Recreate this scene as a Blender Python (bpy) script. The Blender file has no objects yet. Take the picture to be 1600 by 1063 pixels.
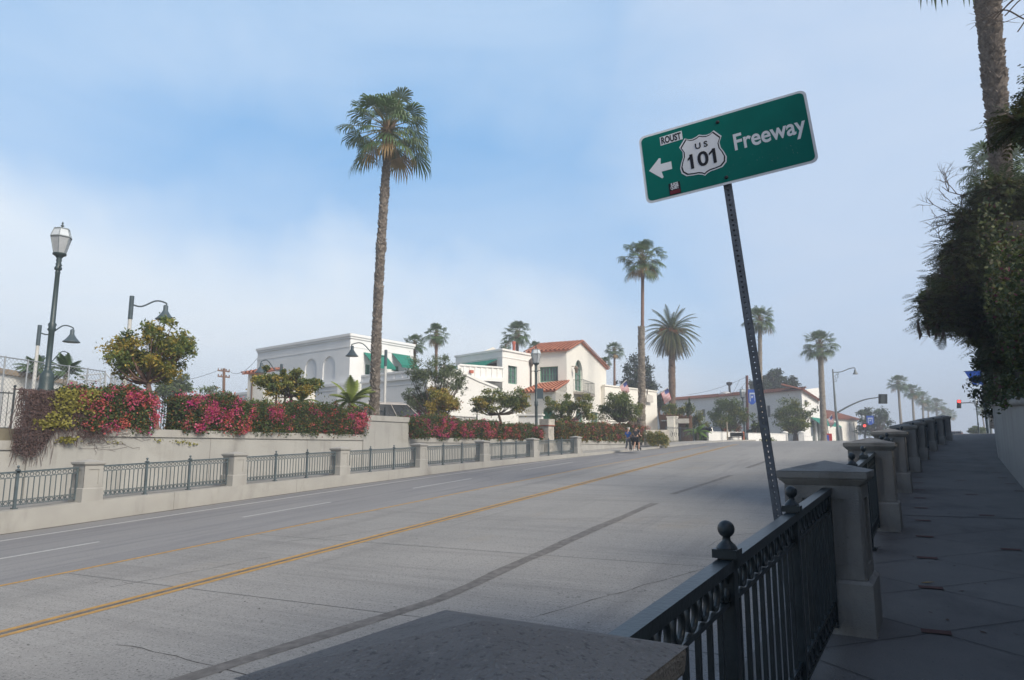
import bpy, math, random
import numpy as np
from mathutils import Vector, Matrix
R = math.radians
sc = bpy.context.scene
col = sc.collection
# ---------------------------------------------------------------- camera
FPX = 1089.0; PITCH = math.atan(169/1089.0); YAW = R(26.46); EYE = 1.7
cam = bpy.data.cameras.new("camera"); camo = bpy.data.objects.new("camera", cam); col.objects.link(camo)
cam.sensor_width = 36; cam.lens = 36*FPX/1600; cam.clip_start = 0.05; cam.clip_end = 3000
camo.location = (0, 0, EYE); camo.rotation_euler = (R(90)+PITCH, 0, YAW)
sc.camera = camo
# ---------------------------------------------------------------- exposure
sc.view_settings.view_transform = 'Standard'; sc.view_settings.look = 'None'
sc.view_settings.exposure = 0.38; sc.view_settings.gamma = 1.0
# ---------------------------------------------------------------- sun
SUN_EL, SUN_AZ = R(38), R(112)          # azimuth measured clockwise from +Y (the street's direction)
sun = bpy.data.lights.new("sun", 'SUN'); sun.energy = 3.3; sun.angle = R(7); sun.color = (1, .92, .79)
suno = bpy.data.objects.new("sun", sun); col.objects.link(suno)
sd = Vector((math.sin(SUN_AZ)*math.cos(SUN_EL), math.cos(SUN_AZ)*math.cos(SUN_EL), math.sin(SUN_EL)))
sun.angle = R(20); suno.rotation_euler = sd.to_track_quat('Z', 'Y').to_euler()
# ---------------------------------------------------------------- world
W = bpy.data.worlds.new("World"); sc.world = W; W.use_nodes = True
nt = W.node_tree; nt.nodes.clear()
def N(t, tree=None, **kw):
    n = (tree or nt).nodes.new(t)
    for k, v in kw.items(): setattr(n, k, v)
    return n
def L(a, b, tree=None): (tree or nt).links.new(a, b)
def M(op, a, b=None, c=None, clamp=False):
    n = N('ShaderNodeMath', operation=op); n.use_clamp = clamp
    for i, x in enumerate((a, b, c)):
        if x is None: continue
        if isinstance(x, (int, float)): n.inputs[i].default_value = x
        else: L(x, n.inputs[i])
    return n.outputs[0]
sky = N('ShaderNodeTexSky', sky_type='NISHITA'); sky.sun_disc = False
sky.sun_elevation = SUN_EL; sky.sun_rotation = SUN_AZ; sky.dust_density = 1.5; sky.ozone_density = 1.5
gen = N('ShaderNodeTexCoord').outputs['Generated']
def dot(v):
    n = N('ShaderNodeVectorMath', operation='DOT_PRODUCT'); L(gen, n.inputs[0]); n.inputs[1].default_value = v; return n.outputs['Value']
cf = (-math.sin(YAW), math.cos(YAW), 0); cr = (math.cos(YAW), math.sin(YAW), 0)   # fixed compass directions of the cloud bank
ex, ey, ez = dot(cr), dot(cf), dot((0, 0, 1))
eyc = M('MAXIMUM', ey, 0.25)
az = M('DIVIDE', ex, eyc); el = M('DIVIDE', ez, eyc)
def noise(scale, detail, vec=None, sx=1, sz=1, rough=.5, dist=0.0):
    mp = N('ShaderNodeMapping'); mp.inputs['Scale'].default_value = (sx, sx, sz); L(gen, mp.inputs['Vector'])
    n = N('ShaderNodeTexNoise'); n.inputs['Scale'].default_value = scale; n.inputs['Detail'].default_value = detail
    n.inputs['Roughness'].default_value = rough; n.inputs['Distortion'].default_value = dist
    L(mp.outputs[0], n.inputs['Vector']); return n.outputs['Fac']
def sstep(x, a, b):
    n = N('ShaderNodeMapRange', interpolation_type='SMOOTHSTEP'); L(x, n.inputs[0])
    n.inputs[1].default_value = a; n.inputs[2].default_value = b; return n.outputs[0]
n1 = M('SUBTRACT', noise(2.4, 5, rough=.5, dist=.4), .5); n2 = M('SUBTRACT', noise(6.5, 4, rough=.5), .5)
# top of the fog bank: elevation falls from the left towards the middle
edge = M('ADD', M('MULTIPLY', az, -.27), .22)
edge = M('ADD', edge, M('MULTIPLY', n1, .35)); edge = M('ADD', edge, M('MULTIPLY', n2, .10))
d_ = M('SUBTRACT', el, edge)
bank = M('SUBTRACT', 1.0, sstep(d_, -.09, .15))
veil = M('SUBTRACT', 1.0, sstep(el, .02, .62))
right = sstep(M('ADD', az, M('MULTIPLY', n1, .5)), .02, .42)                # milky air to the right
high = M('MULTIPLY', sstep(M('ADD', el, M('MULTIPLY', n1, .5)),   .36, .62), .32) # thin veil overhead
leftveil = M('MULTIPLY', sstep(M('MULTIPLY', az, -1), .25, .8), .30)
fac = M('MAXIMUM', M('MULTIPLY', bank, .93), M('MULTIPLY', right, .72)); fac = M('MAXIMUM', fac, high); fac = M('MAXIMUM', fac, leftveil)
fac = M('MAXIMUM', fac, M('MULTIPLY', veil, .55))
mixc = N('ShaderNodeMix', data_type='RGBA')     # clear sky colour -> cloud colour
skyc = N('ShaderNodeMix', data_type='RGBA', blend_type='MIX'); skyc.inputs[0].default_value = .62
sk2 = N('ShaderNodeVectorMath', operation='SCALE'); L(sky.outputs[0], sk2.inputs[0]); sk2.inputs['Scale'].default_value = .11
L(sk2.outputs[0], skyc.inputs[6]); skyc.inputs[7].default_value = (.19, .47, .84, 1)
cl = N('ShaderNodeMix', data_type='RGBA'); L(right, cl.inputs[0]); cl.inputs[6].default_value = (.70, .77, .84, 1); cl.inputs[7].default_value = (.545, .62, .74, 1)
wisp = M('SUBTRACT', noise(3.2, 7, sx=.8, sz=2.6, rough=.62, dist=.8), .5)
fac = M('ADD', fac, M('MULTIPLY', wisp, .38), clamp=True)
down = M('MULTIPLY', M('SUBTRACT', 1.0, sstep(ez, .60, .80)), sstep(ey, -.25, .25))   # the bank is low and lies ahead; clear sky overhead and behind
fac = M('MULTIPLY', fac, down)
skm = N('ShaderNodeMapRange'); L(down, skm.inputs[0]); skm.inputs[3].default_value = 0.0; skm.inputs[4].default_value = .62; L(skm.outputs[0], skyc.inputs[0])
L(fac, mixc.inputs[0]); L(skyc.outputs[2], mixc.inputs[6]); L(cl.outputs[2], mixc.inputs[7])
bg = N('ShaderNodeBackground'); L(mixc.outputs[2], bg.inputs[0]); bg.inputs[1].default_value = 1.0
L(bg.outputs[0], N('ShaderNodeOutputWorld').inputs[0])

# ---------------------------------------------------------------- pixel -> place (survey of the photograph, street axes: x right, y along the street)
def ray(u, v):
    x, y, z = u-800, FPX, 531.5-v
    c, s = math.cos(PITCH), math.sin(PITCH); X, Y, Z = x, y*c-z*s, y*s+z*c
    return Vector((X*math.cos(YAW)-Y*math.sin(YAW), X*math.sin(YAW)+Y*math.cos(YAW), Z))
CAM = Vector((0, 0, EYE))
def P_d(u, v, d): r = ray(u, v); return CAM+r*(d/math.hypot(r.x, r.y))
def P_z(u, v, z): r = ray(u, v); return CAM+r*((z-EYE)/r.z)
def P_x(u, v, X): r = ray(u, v); return CAM+r*(X/r.x)
def at(u, d, z=None):
    p = P_d(u, 690, d)
    if z is None: z = ground_z(p.y)
    return Vector((p.x, p.y, z))
def road_z(s):
    if s < 62: return -1.0+.0465*s
    if s < 90: k = s-62; return -1.0+.0465*62+.0465*k-.00083*k*k
    return road_z(89.99)-.004*(s-90)
def walk_z(s): return road_z(s)+.15+.42*max(0, min(1, (52-s)/38))
def curve(s, k):
    if s < 15: return 0
    if s < 56: return k*(s-15)**2
    return k*41**2+(s-56)*min(k*82*.62, .15)
def kerb(s): return -20.1+curve(s, .0028)
def wallx(s): return kerb(s)-3.1
def side_z(s):
    if s < 48: return .05*s
    if s < 60: k = s-48; return 2.4+.05*k-.0021*k*k
    return 2.7
PIL = [(-.74, 1.33), (-.29, 6.4), (.1, 11.5), (.52, 16.6), (1.03, 21.7), (1.58, 26.6), (2.27, 31.9), (3.03, 37.0), (3.75, 41.6)]
def pilx(s):
    P = [(-1.2, -4)]+PIL+[(6.0, 55), (9.5, 75), (16, 110), (60, 300)]
    for (x0, s0), (x1, s1) in zip(P, P[1:]):
        if s <= s1: return x0+(x1-x0)*(s-s0)/(s1-s0)
    return P[-1][0]
def rwall(s):
    P = [(1.6, -8), (2.1, 5), (2.86, 17.5), (3.97, 28), (5.35, 38), (6.1, 43), (8.6, 52), (13, 62), (22, 90), (60, 300)]
    for (x0, s0), (x1, s1) in zip(P, P[1:]):
        if s <= s1: return x0+(x1-x0)*(s-s0)/(s1-s0)
    return P[-1][0]
def ground_z(s): return max(2.3, road_z(s)+.06)

# ---------------------------------------------------------------- materials
MT = {}
def mat(name, c, rough=.8, var=.12, scale=3.0, bump=0.0, metal=0.0, spec=.3, stretch=(1, 1, 1), c2=None, detail=6, trans=0.0, coat=0.0, bscale=None):
    if name in MT: return MT[name]
    m = bpy.data.materials.new(name); m.use_nodes = True; t = m.node_tree
    b = t.nodes['Principled BSDF']; b.inputs['Roughness'].default_value = rough; b.inputs['Metallic'].default_value = metal
    b.inputs['Specular IOR Level'].default_value = spec
    if coat: b.inputs['Coat Weight'].default_value = coat
    tc = t.nodes.new('ShaderNodeTexCoord'); mp = t.nodes.new('ShaderNodeMapping'); mp.inputs['Scale'].default_value = stretch
    t.links.new(tc.outputs['Object'], mp.inputs[0])
    n = t.nodes.new('ShaderNodeTexNoise'); n.inputs['Scale'].default_value = scale; n.inputs['Detail'].default_value = detail; n.inputs['Roughness'].default_value = .62
    t.links.new(mp.outputs[0], n.inputs['Vector'])
    r = t.nodes.new('ShaderNodeValToRGB'); r.color_ramp.elements[0].position = .3; r.color_ramp.elements[1].position = .7
    a = [max(0, x*(1-var)) for x in c]; d = list(c2) if c2 else [min(1, x*(1+var)) for x in c]
    r.color_ramp.elements[0].color = (*a, 1); r.color_ramp.elements[1].color = (*d, 1)
    t.links.new(n.outputs['Fac'], r.inputs[0]); t.links.new(r.outputs[0], b.inputs['Base Color'])
    if bump:
        n2 = t.nodes.new('ShaderNodeTexNoise'); n2.inputs['Scale'].default_value = bscale or scale*6; n2.inputs['Detail'].default_value = 4
        t.links.new(mp.outputs[0], n2.inputs['Vector'])
        bp = t.nodes.new('ShaderNodeBump'); bp.inputs['Strength'].default_value = bump; bp.inputs['Distance'].default_value = .02
        t.links.new(n2.outputs['Fac'], bp.inputs['Height']); t.links.new(bp.outputs[0], b.inputs['Normal'])
    MT[name] = m; return m
def leafmat(name, c, var=.3):
    if name in MT: return MT[name]
    m = mat(name, c, rough=.55, var=var, scale=1.3, spec=.25)
    t = m.node_tree; b = t.nodes['Principled BSDF']; out = t.nodes['Material Output']
    tr = t.nodes.new('ShaderNodeBsdfTranslucent'); mx = t.nodes.new('ShaderNodeMixShader'); mx.inputs[0].default_value = .22
    tr.inputs[0].default_value = (min(1, c[0]*1.3), min(1, c[1]*1.5), c[2]*.8, 1)
    t.links.new(b.outputs[0], mx.inputs[1]); t.links.new(tr.outputs[0], mx.inputs[2]); t.links.new(mx.outputs[0], out.inputs[0])
    return m
def layered(name, base, layers, rough=.85, bump=.0, bscale=60, spec=.25):
    """base colour, then layers (colour, scale, stretch, low, high, strength) laid over by noise masks"""
    m = bpy.data.materials.new(name); m.use_nodes = True; t = m.node_tree; b = t.nodes['Principled BSDF']
    b.inputs['Roughness'].default_value = rough; b.inputs['Specular IOR Level'].default_value = spec
    tc = t.nodes.new('ShaderNodeTexCoord'); prev = None
    for i, (c, sc_, st, lo, hi, k) in enumerate(layers):
        mp = t.nodes.new('ShaderNodeMapping'); mp.inputs['Scale'].default_value = st; mp.inputs['Location'].default_value = (i*3.1, i*1.7, 0)
        t.links.new(tc.outputs['Object'], mp.inputs[0])
        n = t.nodes.new('ShaderNodeTexNoise'); n.inputs['Scale'].default_value = sc_; n.inputs['Detail'].default_value = 5; n.inputs['Roughness'].default_value = .6
        t.links.new(mp.outputs[0], n.inputs['Vector'])
        mr = t.nodes.new('ShaderNodeMapRange'); mr.inputs[1].default_value = lo; mr.inputs[2].default_value = hi; mr.inputs[4].default_value = k
        t.links.new(n.outputs['Fac'], mr.inputs[0])
        mx = t.nodes.new('ShaderNodeMix'); mx.data_type = 'RGBA'; t.links.new(mr.outputs[0], mx.inputs[0])
        if prev is None: mx.inputs[6].default_value = (*base, 1)
        else: t.links.new(prev, mx.inputs[6])
        mx.inputs[7].default_value = (*c, 1); prev = mx.outputs[2]
    t.links.new(prev, b.inputs['Base Color'])
    if bump:
        n2 = t.nodes.new('ShaderNodeTexNoise'); n2.inputs['Scale'].default_value = bscale; n2.inputs['Detail'].default_value = 3
        t.links.new(tc.outputs['Object'], n2.inputs['Vector'])
        bp = t.nodes.new('ShaderNodeBump'); bp.inputs['Strength'].default_value = bump; bp.inputs['Distance'].default_value = .01
        t.links.new(n2.outputs['Fac'], bp.inputs['Height']); t.links.new(bp.outputs[0], b.inputs['Normal'])
    MT[name] = m; return m
concrete_road = layered('road_concrete', (.245, .24, .23), [
    ((.31, .30, .285), .22, (1, .25, 1), .42, .62, .7), ((.17, .165, .16), .6, (.25, 3.2, 1), .5, .72, .5),
    ((.34, .335, .32), 2.2, (.12, 6, 1), .48, .72, .5), ((.165, .16, .155), .8, (1.6, .07, 1), .54, .72, .55), ((.10, .098, .095), .9, (1, .35, 1), .70, .80, .6), ((.075, .072, .07), 30, (1, 1, 1), .55, .66, .75),
    ((.27, .24, .20), .5, (1, .5, 1), .58, .72, .5), ((.44, .43, .40), 42, (1, 1, 1), .56, .68, .6)], bump=.5, bscale=70)
asphalt = layered('road_asphalt', (.215, .213, .215), [
    ((.265, .26, .255), .3, (1, .15, 1), .45, .65, .7), ((.13, .13, .145), 1.6, (2.2, .09, 1), .5, .7, .6),
    ((.085, .085, .09), 30, (1, 1, 1), .56, .68, .6), ((.12, .12, .13), .35, (1.5, .5, 1), .62, .7, .35)], bump=.5, bscale=70)
conc = layered('pale_concrete', (.335, .325, .30), [
    ((.39, .38, .35), .8, (1, 1, 1), .4, .65, .8), ((.20, .19, .17), 1.4, (1.2, 1.2, .35), .56, .78, .6),
    ((.2, .19, .17), 30, (1, 1, 1), .66, .72, .5), ((.33, .31, .28), .5, (1, 1, 2.5), .55, .7, .4)], bump=.35, bscale=40)
conc_wall = layered('retaining_concrete', (.32, .315, .295), [
    ((.375, .37, .345), .5, (1, 1, 1), .4, .6, .8), ((.19, .18, .165), 1.1, (1.6, 1.6, .22), .54, .76, .65),
    ((.27, .255, .23), .35, (1, 1, 3), .56, .7, .5), ((.24, .23, .21), 12, (1, 1, 1), .65, .75, .4)], bump=.3, bscale=30)
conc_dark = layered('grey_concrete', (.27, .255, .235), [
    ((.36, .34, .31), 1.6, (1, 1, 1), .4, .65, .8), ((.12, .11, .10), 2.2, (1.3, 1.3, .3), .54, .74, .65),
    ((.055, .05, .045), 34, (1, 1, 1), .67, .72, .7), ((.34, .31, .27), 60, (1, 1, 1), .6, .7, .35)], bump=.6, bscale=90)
cap_m = layered('shade_toned_aggregate', (.20, .19, .182), [
    ((.26, .25, .235), 2.2, (1, 1, 1), .4, .65, .8), ((.08, .076, .076), 70, (1, 1, 1), .56, .66, .6), ((.33, .31, .28), 75, (1, 1, 1), .60, .68, .6), ((.08, .075, .072), 3.5, (1, 1, 1), .55, .72, .6)], bump=.9, bscale=110)  # coarse aggregate; vignette-like shade on the nearest cap is painted into this colour
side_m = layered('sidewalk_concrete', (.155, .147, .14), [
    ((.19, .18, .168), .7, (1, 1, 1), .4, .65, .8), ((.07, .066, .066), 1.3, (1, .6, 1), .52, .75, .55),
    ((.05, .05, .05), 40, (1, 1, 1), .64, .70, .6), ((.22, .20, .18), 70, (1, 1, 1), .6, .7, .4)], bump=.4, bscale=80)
rwall_m = layered('right_wall_concrete', (.26, .255, .245), [
    ((.31, .305, .29), .8, (1, 1, 1), .4, .65, .8), ((.2, .19, .18), 1.2, (1.6, 1.6, .2), .52, .72, .6),
    ((.15, .14, .13), 20, (1, 1, 1), .66, .74, .4)], bump=.4, bscale=50)
stucco = mat('white_stucco', (.74, .73, .70), .9, .05, .6, bump=.15, bscale=20)
stucco2 = mat('cream_stucco', (.75, .725, .66), .9, .05, .6, bump=.15, bscale=20)
stucco3 = mat('grey_white_stucco', (.70, .705, .70), .9, .05, .5, bump=.15, bscale=20)
ironm = mat('dark_green_iron', (.022, .032, .037), .36, .25, 8, bump=.1, spec=.5)
ironL = mat('weathered_iron', (.075, .10, .11), .5, .25, 4, spec=.5)
galv = mat('galvanised_steel', (.17, .18, .20), .5, .25, 14, metal=.35, bump=.1)
green_sign = mat('sign_green', (.001, .155, .125), .5, .12, 3, spec=.15)
white_sign = mat('sign_white', (.78, .80, .84), .5, .06, 6)
black_sign = mat('sign_black', (.015, .015, .02), .5, .1, 6)
red_st = mat('sticker_red', (.16, .02, .03), .5, .1, 9)
paint_w = mat('road_paint_white', (.60, .60, .58), .7, .15, 9, c2=(.40, .40, .39))
paint_y = mat('road_paint_yellow', (.37, .225, .09), .7, .15, 9, c2=(.52, .30, .075))
tar = mat('dark_sealant', (.155, .145, .135), .8, .35, 6, bump=.3)
tile = mat('terracotta_tile', (.46, .145, .085), .8, .35, 2.5, c2=(.60, .27, .17), bump=.3)
tile2 = mat('brown_tile', (.26, .10, .065), .8, .3, 2.5, bump=.3)
glassm = mat('window_glass', (.10, .13, .14), .12, .3, 1.2, spec=.8)
gframe = mat('green_frame', (.10, .24, .17), .5, .12, 5)
gdoor = mat('green_door', (.07, .25, .14), .5, .15, 5)
awn = mat('green_awning', (.015, .17, .125), .8, .15, 2)
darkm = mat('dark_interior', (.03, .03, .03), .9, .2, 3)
bark = mat('palm_bark', (.19, .155, .125), .95, .45, 7, stretch=(1, 1, 1.6), bump=.8, c2=(.34, .30, .25))
barkd = mat('dark_bark', (.10, .075, .06), .95, .4, 6, bump=.6)
barkp = mat('pinkish_bark', (.20, .125, .10), .95, .3, 6, stretch=(1, 1, 3), bump=.4)
wood = mat('brown_timber', (.16, .09, .055), .8, .3, 4, stretch=(1, 1, .3))
red_paint = mat('red_paint', (.5, .03, .02), .5, .1, 4)
skin = mat('skin', (.45, .27, .19), .6, .08, 8)
pf1 = leafmat('palm_leaf_green', (.075, .125, .045)); pf2 = leafmat('palm_leaf_dusty', (.10, .14, .075)); pf3 = leafmat('palm_leaf_dry', (.30, .20, .095))
pf4 = mat('palm_thatch', (.17, .115, .07), .95, .35, 3)

# ---------------------------------------------------------------- mesh helpers
class MB:
    """collects quads / polygons with a material index; build() links them as ONE mesh object"""
    def __init__(s): s.v = []; s.f = []; s.m = []; s.mi = 0; s.sm = []; s.smooth = False
    def face(s, pts, mi=None):
        n = len(s.v); s.v.extend([tuple(p) for p in pts]); s.f.append(tuple(range(n, n+len(pts)))); s.m.append(s.mi if mi is None else mi); s.sm.append(False)
    def grid(s, rows, closed=False, mi=None, smooth=True):
        n = len(s.v); w = len(rows[0])
        for r in rows: s.v.extend([tuple(p) for p in r])
        for i in range(len(rows)-1):
            for j in range(w if closed else w-1):
                k = (j+1) % w
                s.f.append((n+i*w+j, n+i*w+k, n+(i+1)*w+k, n+(i+1)*w+j)); s.m.append(s.mi if mi is None else mi); s.sm.append(smooth)
    def cap(s, ring, mi=None, flip=False): s.face(ring[::-1] if flip else ring, mi)
    def hexa(s, p, mi=None):
        """8 corners: bottom 4 ccw, top 4 ccw"""
        n = len(s.v); s.v.extend([tuple(q) for q in p])
        for f in ((0, 3, 2, 1), (4, 5, 6, 7), (0, 1, 5, 4), (1, 2, 6, 5), (2, 3, 7, 6), (3, 0, 4, 7)):
            s.f.append(tuple(n+i for i in f)); s.m.append(s.mi if mi is None else mi); s.sm.append(False)
    def box(s, c, size, ax=None, mi=None):
        """box by centre, size; ax = optional (X, Y, Z) unit axes"""
        c = Vector(c); X, Y, Z = ax or (Vector((1, 0, 0)), Vector((0, 1, 0)), Vector((0, 0, 1)))
        a, b, d = X*size[0]/2, Y*size[1]/2, Z*size[2]/2
        s.hexa([c-a-b-d, c+a-b-d, c+a+b-d, c-a+b-d, c-a-b+d, c+a-b+d, c+a+b+d, c-a+b+d], mi)
    def bar(s, p, q, w, h=None, mi=None, up=None):
        p, q = Vector(p), Vector(q); Z = (q-p)
        if Z.length < 1e-6: return
        Z.normalize(); U = Vector(up) if up is not None else (Vector((0, 0, 1)) if abs(Z.z) < .95 else Vector((0, 1, 0)))
        X = Z.cross(U).normalized(); Y = X.cross(Z).normalized(); h = h or w
        a, b = X*w/2, Y*h/2
        s.hexa([p-a-b, p+a-b, p+a+b, p-a+b, q-a-b, q+a-b, q+a+b, q-a+b], mi)
    def tube(s, pts, rad, n=10, mi=None, caps=True):
        pts = [Vector(p) for p in pts]; rows = []; ref = None
        for i, p in enumerate(pts):
            d = (pts[min(i+1, len(pts)-1)]-pts[max(i-1, 0)])
            d = d.normalized() if d.length > 1e-9 else Vector((0, 0, 1))
            if ref is None: ref = Vector((1, 0, 0)) if abs(d.x) < .8 else Vector((0, 1, 0))
            X = (ref-d*ref.dot(d)).normalized(); ref = X; Y = d.cross(X); r = rad[i] if hasattr(rad, '__len__') else rad
            rows.append([p+X*math.cos(2*math.pi*k/n)*r+Y*math.sin(2*math.pi*k/n)*r for k in range(n)])
        s.grid(rows, closed=True, mi=mi)
        if caps: s.cap(rows[0], mi, True); s.cap(rows[-1], mi)
    def lathe(s, c, prof, n=16, mi=None, axis=None):
        """prof: (radius, height) from the bottom up"""
        c = Vector(c); Z = Vector(axis).normalized() if axis is not None else Vector((0, 0, 1)); X = Vector((1, 0, 0)); X = (X-Z*X.dot(Z)).normalized(); Y = Z.cross(X)
        rows = [[c+Z*h+(X*math.cos(2*math.pi*k/n)+Y*math.sin(2*math.pi*k/n))*max(r, 1e-4) for k in range(n)] for r, h in prof]
        s.grid(rows, closed=True, mi=mi); s.cap(rows[0], mi, True); s.cap(rows[-1], mi)
    def prism(s, poly, ext, mi=None):
        """extrude a 3-D polygon by vector ext"""
        ext = Vector(ext); a = [Vector(p) for p in poly]; b = [p+ext for p in a]
        s.face(a[::-1], mi); s.face(b, mi)
        for i in range(len(a)): j = (i+1) % len(a); s.face([a[i], a[j], b[j], b[i]], mi)
    def quads(s, arr, mi=0):
        """arr: (n,4,3) numpy"""
        n = len(s.v); a = np.asarray(arr).reshape(-1, 3); s.v.extend(map(tuple, a.tolist()))
        for i in range(len(a)//4): s.f.append((n+4*i, n+4*i+1, n+4*i+2, n+4*i+3))
        if hasattr(mi, '__len__'): s.m.extend([int(x) for x in mi])
        else: s.m.extend([mi]*(len(a)//4))
        s.sm.extend([False]*(len(a)//4))
    def build(s, name, mats, parent=None, origin=None):
        me = bpy.data.meshes.new(name); o = origin
        if parent is not None:
            inv = Vector((0, 0, 0)); p = parent
            while p is not None: inv += p.location; p = p.parent
            o = inv
        v = s.v if o is None else [(x-o[0], y-o[1], z-o[2]) for x, y, z in s.v]
        me.from_pydata(v, [], s.f)
        for m in (mats if isinstance(mats, (list, tuple)) else [mats]): me.materials.append(m)
        me.polygons.foreach_set('material_index', s.m); me.polygons.foreach_set('use_smooth', s.sm)
        me.update(); ob = bpy.data.objects.new(name, me); col.objects.link(ob)
        if parent is not None: ob.parent = parent
        elif origin is not None: ob.location = origin
        return ob
def tag(o, label, cat, group=None):
    o['label'] = label; o['category'] = cat
    if group: o['group'] = group
    return o
def thing(name, loc, label, cat, group=None):
    o = bpy.data.objects.new(name, None); col.objects.link(o); o.location = loc; o.empty_display_size = .3
    return tag(o, label, cat, group)
def struct(name, mb, m): o = mb.build(name, m); o['kind'] = 'structure'; return o
def smooth_path(pts, n=8):
    pts = [Vector(p) for p in pts]; out = []
    P = [pts[0]*2-pts[1]]+pts+[pts[-1]*2-pts[-2]]
    for i in range(1, len(P)-2):
        for k in range(n):
            t = k/n; a, b, c, d = P[i-1], P[i], P[i+1], P[i+2]
            out.append(.5*((2*b)+(c-a)*t+(2*a-5*b+4*c-d)*t*t+(3*b-a-3*c+d)*t**3))
    out.append(pts[-1]); return out
rnd = random.Random(5); rng = np.random.default_rng(7)

# ================================================================ GROUND, ROAD, WALKS
ss = [-14+2*i for i in range(88)]
mb = MB(); rows = []
for s in [-60, -30]+ss+[200, 260, 400, 560]:
    zr = road_z(max(s, -14)); L_, Rr = wallx(s)+.0, rwall(s)
    zl = ground_z(s); rz = side_z(max(s, -10))+1.9*max(0, min(1, (75-s)/20)) if s > 0 else side_z(s)+1.9
    rows.append([(-420, s, zl-.3), (-200, s, zl-.1), (-60, s, zl), (L_-.35, s, zl), (L_-.3, s, zr-.35), (Rr+.3, s, zr-.35), (Rr+.35, s, rz), (60+Rr, s, rz), (420, s, rz)])
mb.grid(rows, smooth=False)
ground_m = mat('dry_ground', (.16, .14, .10), .95, .3, .6, c2=(.22, .20, .15), bump=.4)
struct('ground', mb, ground_m)
mb = MB(); rows = []
for s in ss+[185, 220]:
    a, b = kerb(s), pilx(s)-.42
    c = -13.55+curve(s, .0008)
    rows.append([(a, s, road_z(s)), (a+(c-a)*.5, s, road_z(s)), (c, s, road_z(s))])
mb.grid(rows, smooth=False); road1 = mb
mb2 = MB(); rows = []
for s in ss+[185, 220]:
    b = pilx(s)-.42; c = -13.55+curve(s, .0008)
    rows.append([(c+(b-c)*k/6, s, road_z(s)) for k in range(7)])
mb2.grid(rows, smooth=False)
struct('road', road1, asphalt); struct('road', mb2, concrete_road)
def strip(name, m, xf, s0, s1, w, lift=.004, wob=0, kind='structure'):
    mb = MB(); rows = []; s = s0; n = max(2, int((s1-s0)/1.0))
    for i in range(n+1):
        s = s0+(s1-s0)*i/n; x = xf(s)+(rnd.uniform(-wob, wob) if wob else 0); ww = w*(1+(rnd.uniform(-.12, .12) if wob else 0))
        rows.append([(x-ww/2, s, road_z(s)+lift), (x+ww/2, s, road_z(s)+lift)])
    mb.grid(rows, smooth=False); return struct(name, mb, m)
strip('road_marking', paint_w, lambda s: -18.9+curve(s, .0018), -10, 62, .11)
for a, b in ((-1, 3), (7.0, 10.9), (15.2, 19.0), (23.8, 28.4), (33.6, 40.2), (48, 53)):
    strip('road_marking', paint_w, lambda s: -16.35+curve(s, .0008), a, b, .10)
strip('road_marking', paint_y, lambda s: -13.55+curve(s, .0008), -10, 62, .11)
strip('road_marking', paint_y, lambda s: -10.52+curve(s, .0001), -10, 66, .115)
strip('road_marking', paint_y, lambda s: -10.28+curve(s, .0001), -10, 66, .115)
strip('road_marking', tar, lambda s: -10.40+curve(s, .0001), -10, 60, .06, .006)
strip('road_marking', tar, lambda s: -5.9-.20*max(0, 9.6-s)+.05*math.sin(s*.3), -2, 21.8, .26, wob=.02)
strip('road_marking', tar, lambda s: -6.0+.08*(s-24), 24.4, 32.5, .24, wob=.02)
strip('road_marking', tar, lambda s: -5.2+.05*(s-38), 37, 45, .24, wob=.02)
# slab joints across the road and a few debris flecks
mb = MB()
for s in (3.8, 8.4, 13.0, 17.6, 22.2, 26.8, 31.4, 36, 40.6):
    mb.face([(-13.4, s, road_z(s)+.003), (pilx(s)-.9, s+.1, road_z(s+.1)+.003), (pilx(s)-.9, s+.115, road_z(s+.115)+.003), (-13.4, s+.015, road_z(s+.015)+.003)])
struct('road_joint', mb, mat('joint_dark', (.10, .10, .10), .9, .3, 6))
mb = MB(); r6 = random.Random(9)
for x, s, a, n_ in ((-8.5, 6, .2, 26), (-4.2, 9, 1.4, 20), (-12, 12, 1.5, 24), (-9, 17, .1, 26), (-3.0, 15, 1.3, 18), (-16.5, 16, 1.5, 30), (-7.4, 24, 1.45, 26), (-14.8, 26, 1.6, 30), (-11.6, 8, 1.2, 14), (-2.6, 7, .3, 10)):
    p = Vector((x, s)); w = .004
    for k in range(n_):
        a += r6.uniform(-.35, .35)*.6; q = p+Vector((math.cos(a), math.sin(a)))*.22; nn = Vector((-(q-p).y, (q-p).x)).normalized()*r6.uniform(.003, .008)
        if q.x < -1.6: mb.face([(p.x-nn.x, p.y-nn.y, road_z(p.y-nn.y)+.003), (q.x-nn.x, q.y-nn.y, road_z(q.y-nn.y)+.003), (q.x+nn.x, q.y+nn.y, road_z(q.y+nn.y)+.003), (p.x+nn.x, p.y+nn.y, road_z(p.y+nn.y)+.003)])
        p = q
struct('road_crack', mb, mat('crack_dark', (.06, .058, .055), .95, .3, 6))
# gutter band at the left kerb
mb = MB(); rows = [[(kerb(s), s, road_z(s)+.003), (kerb(s)+.16+.05*math.sin(s*1.7), s, road_z(s)+.003)] for s in ss[:38]]
mb.grid(rows, smooth=False); struct('gutter', mb, mat('gutter_dirt', (.12, .115, .105), .95, .3, 3))
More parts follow.
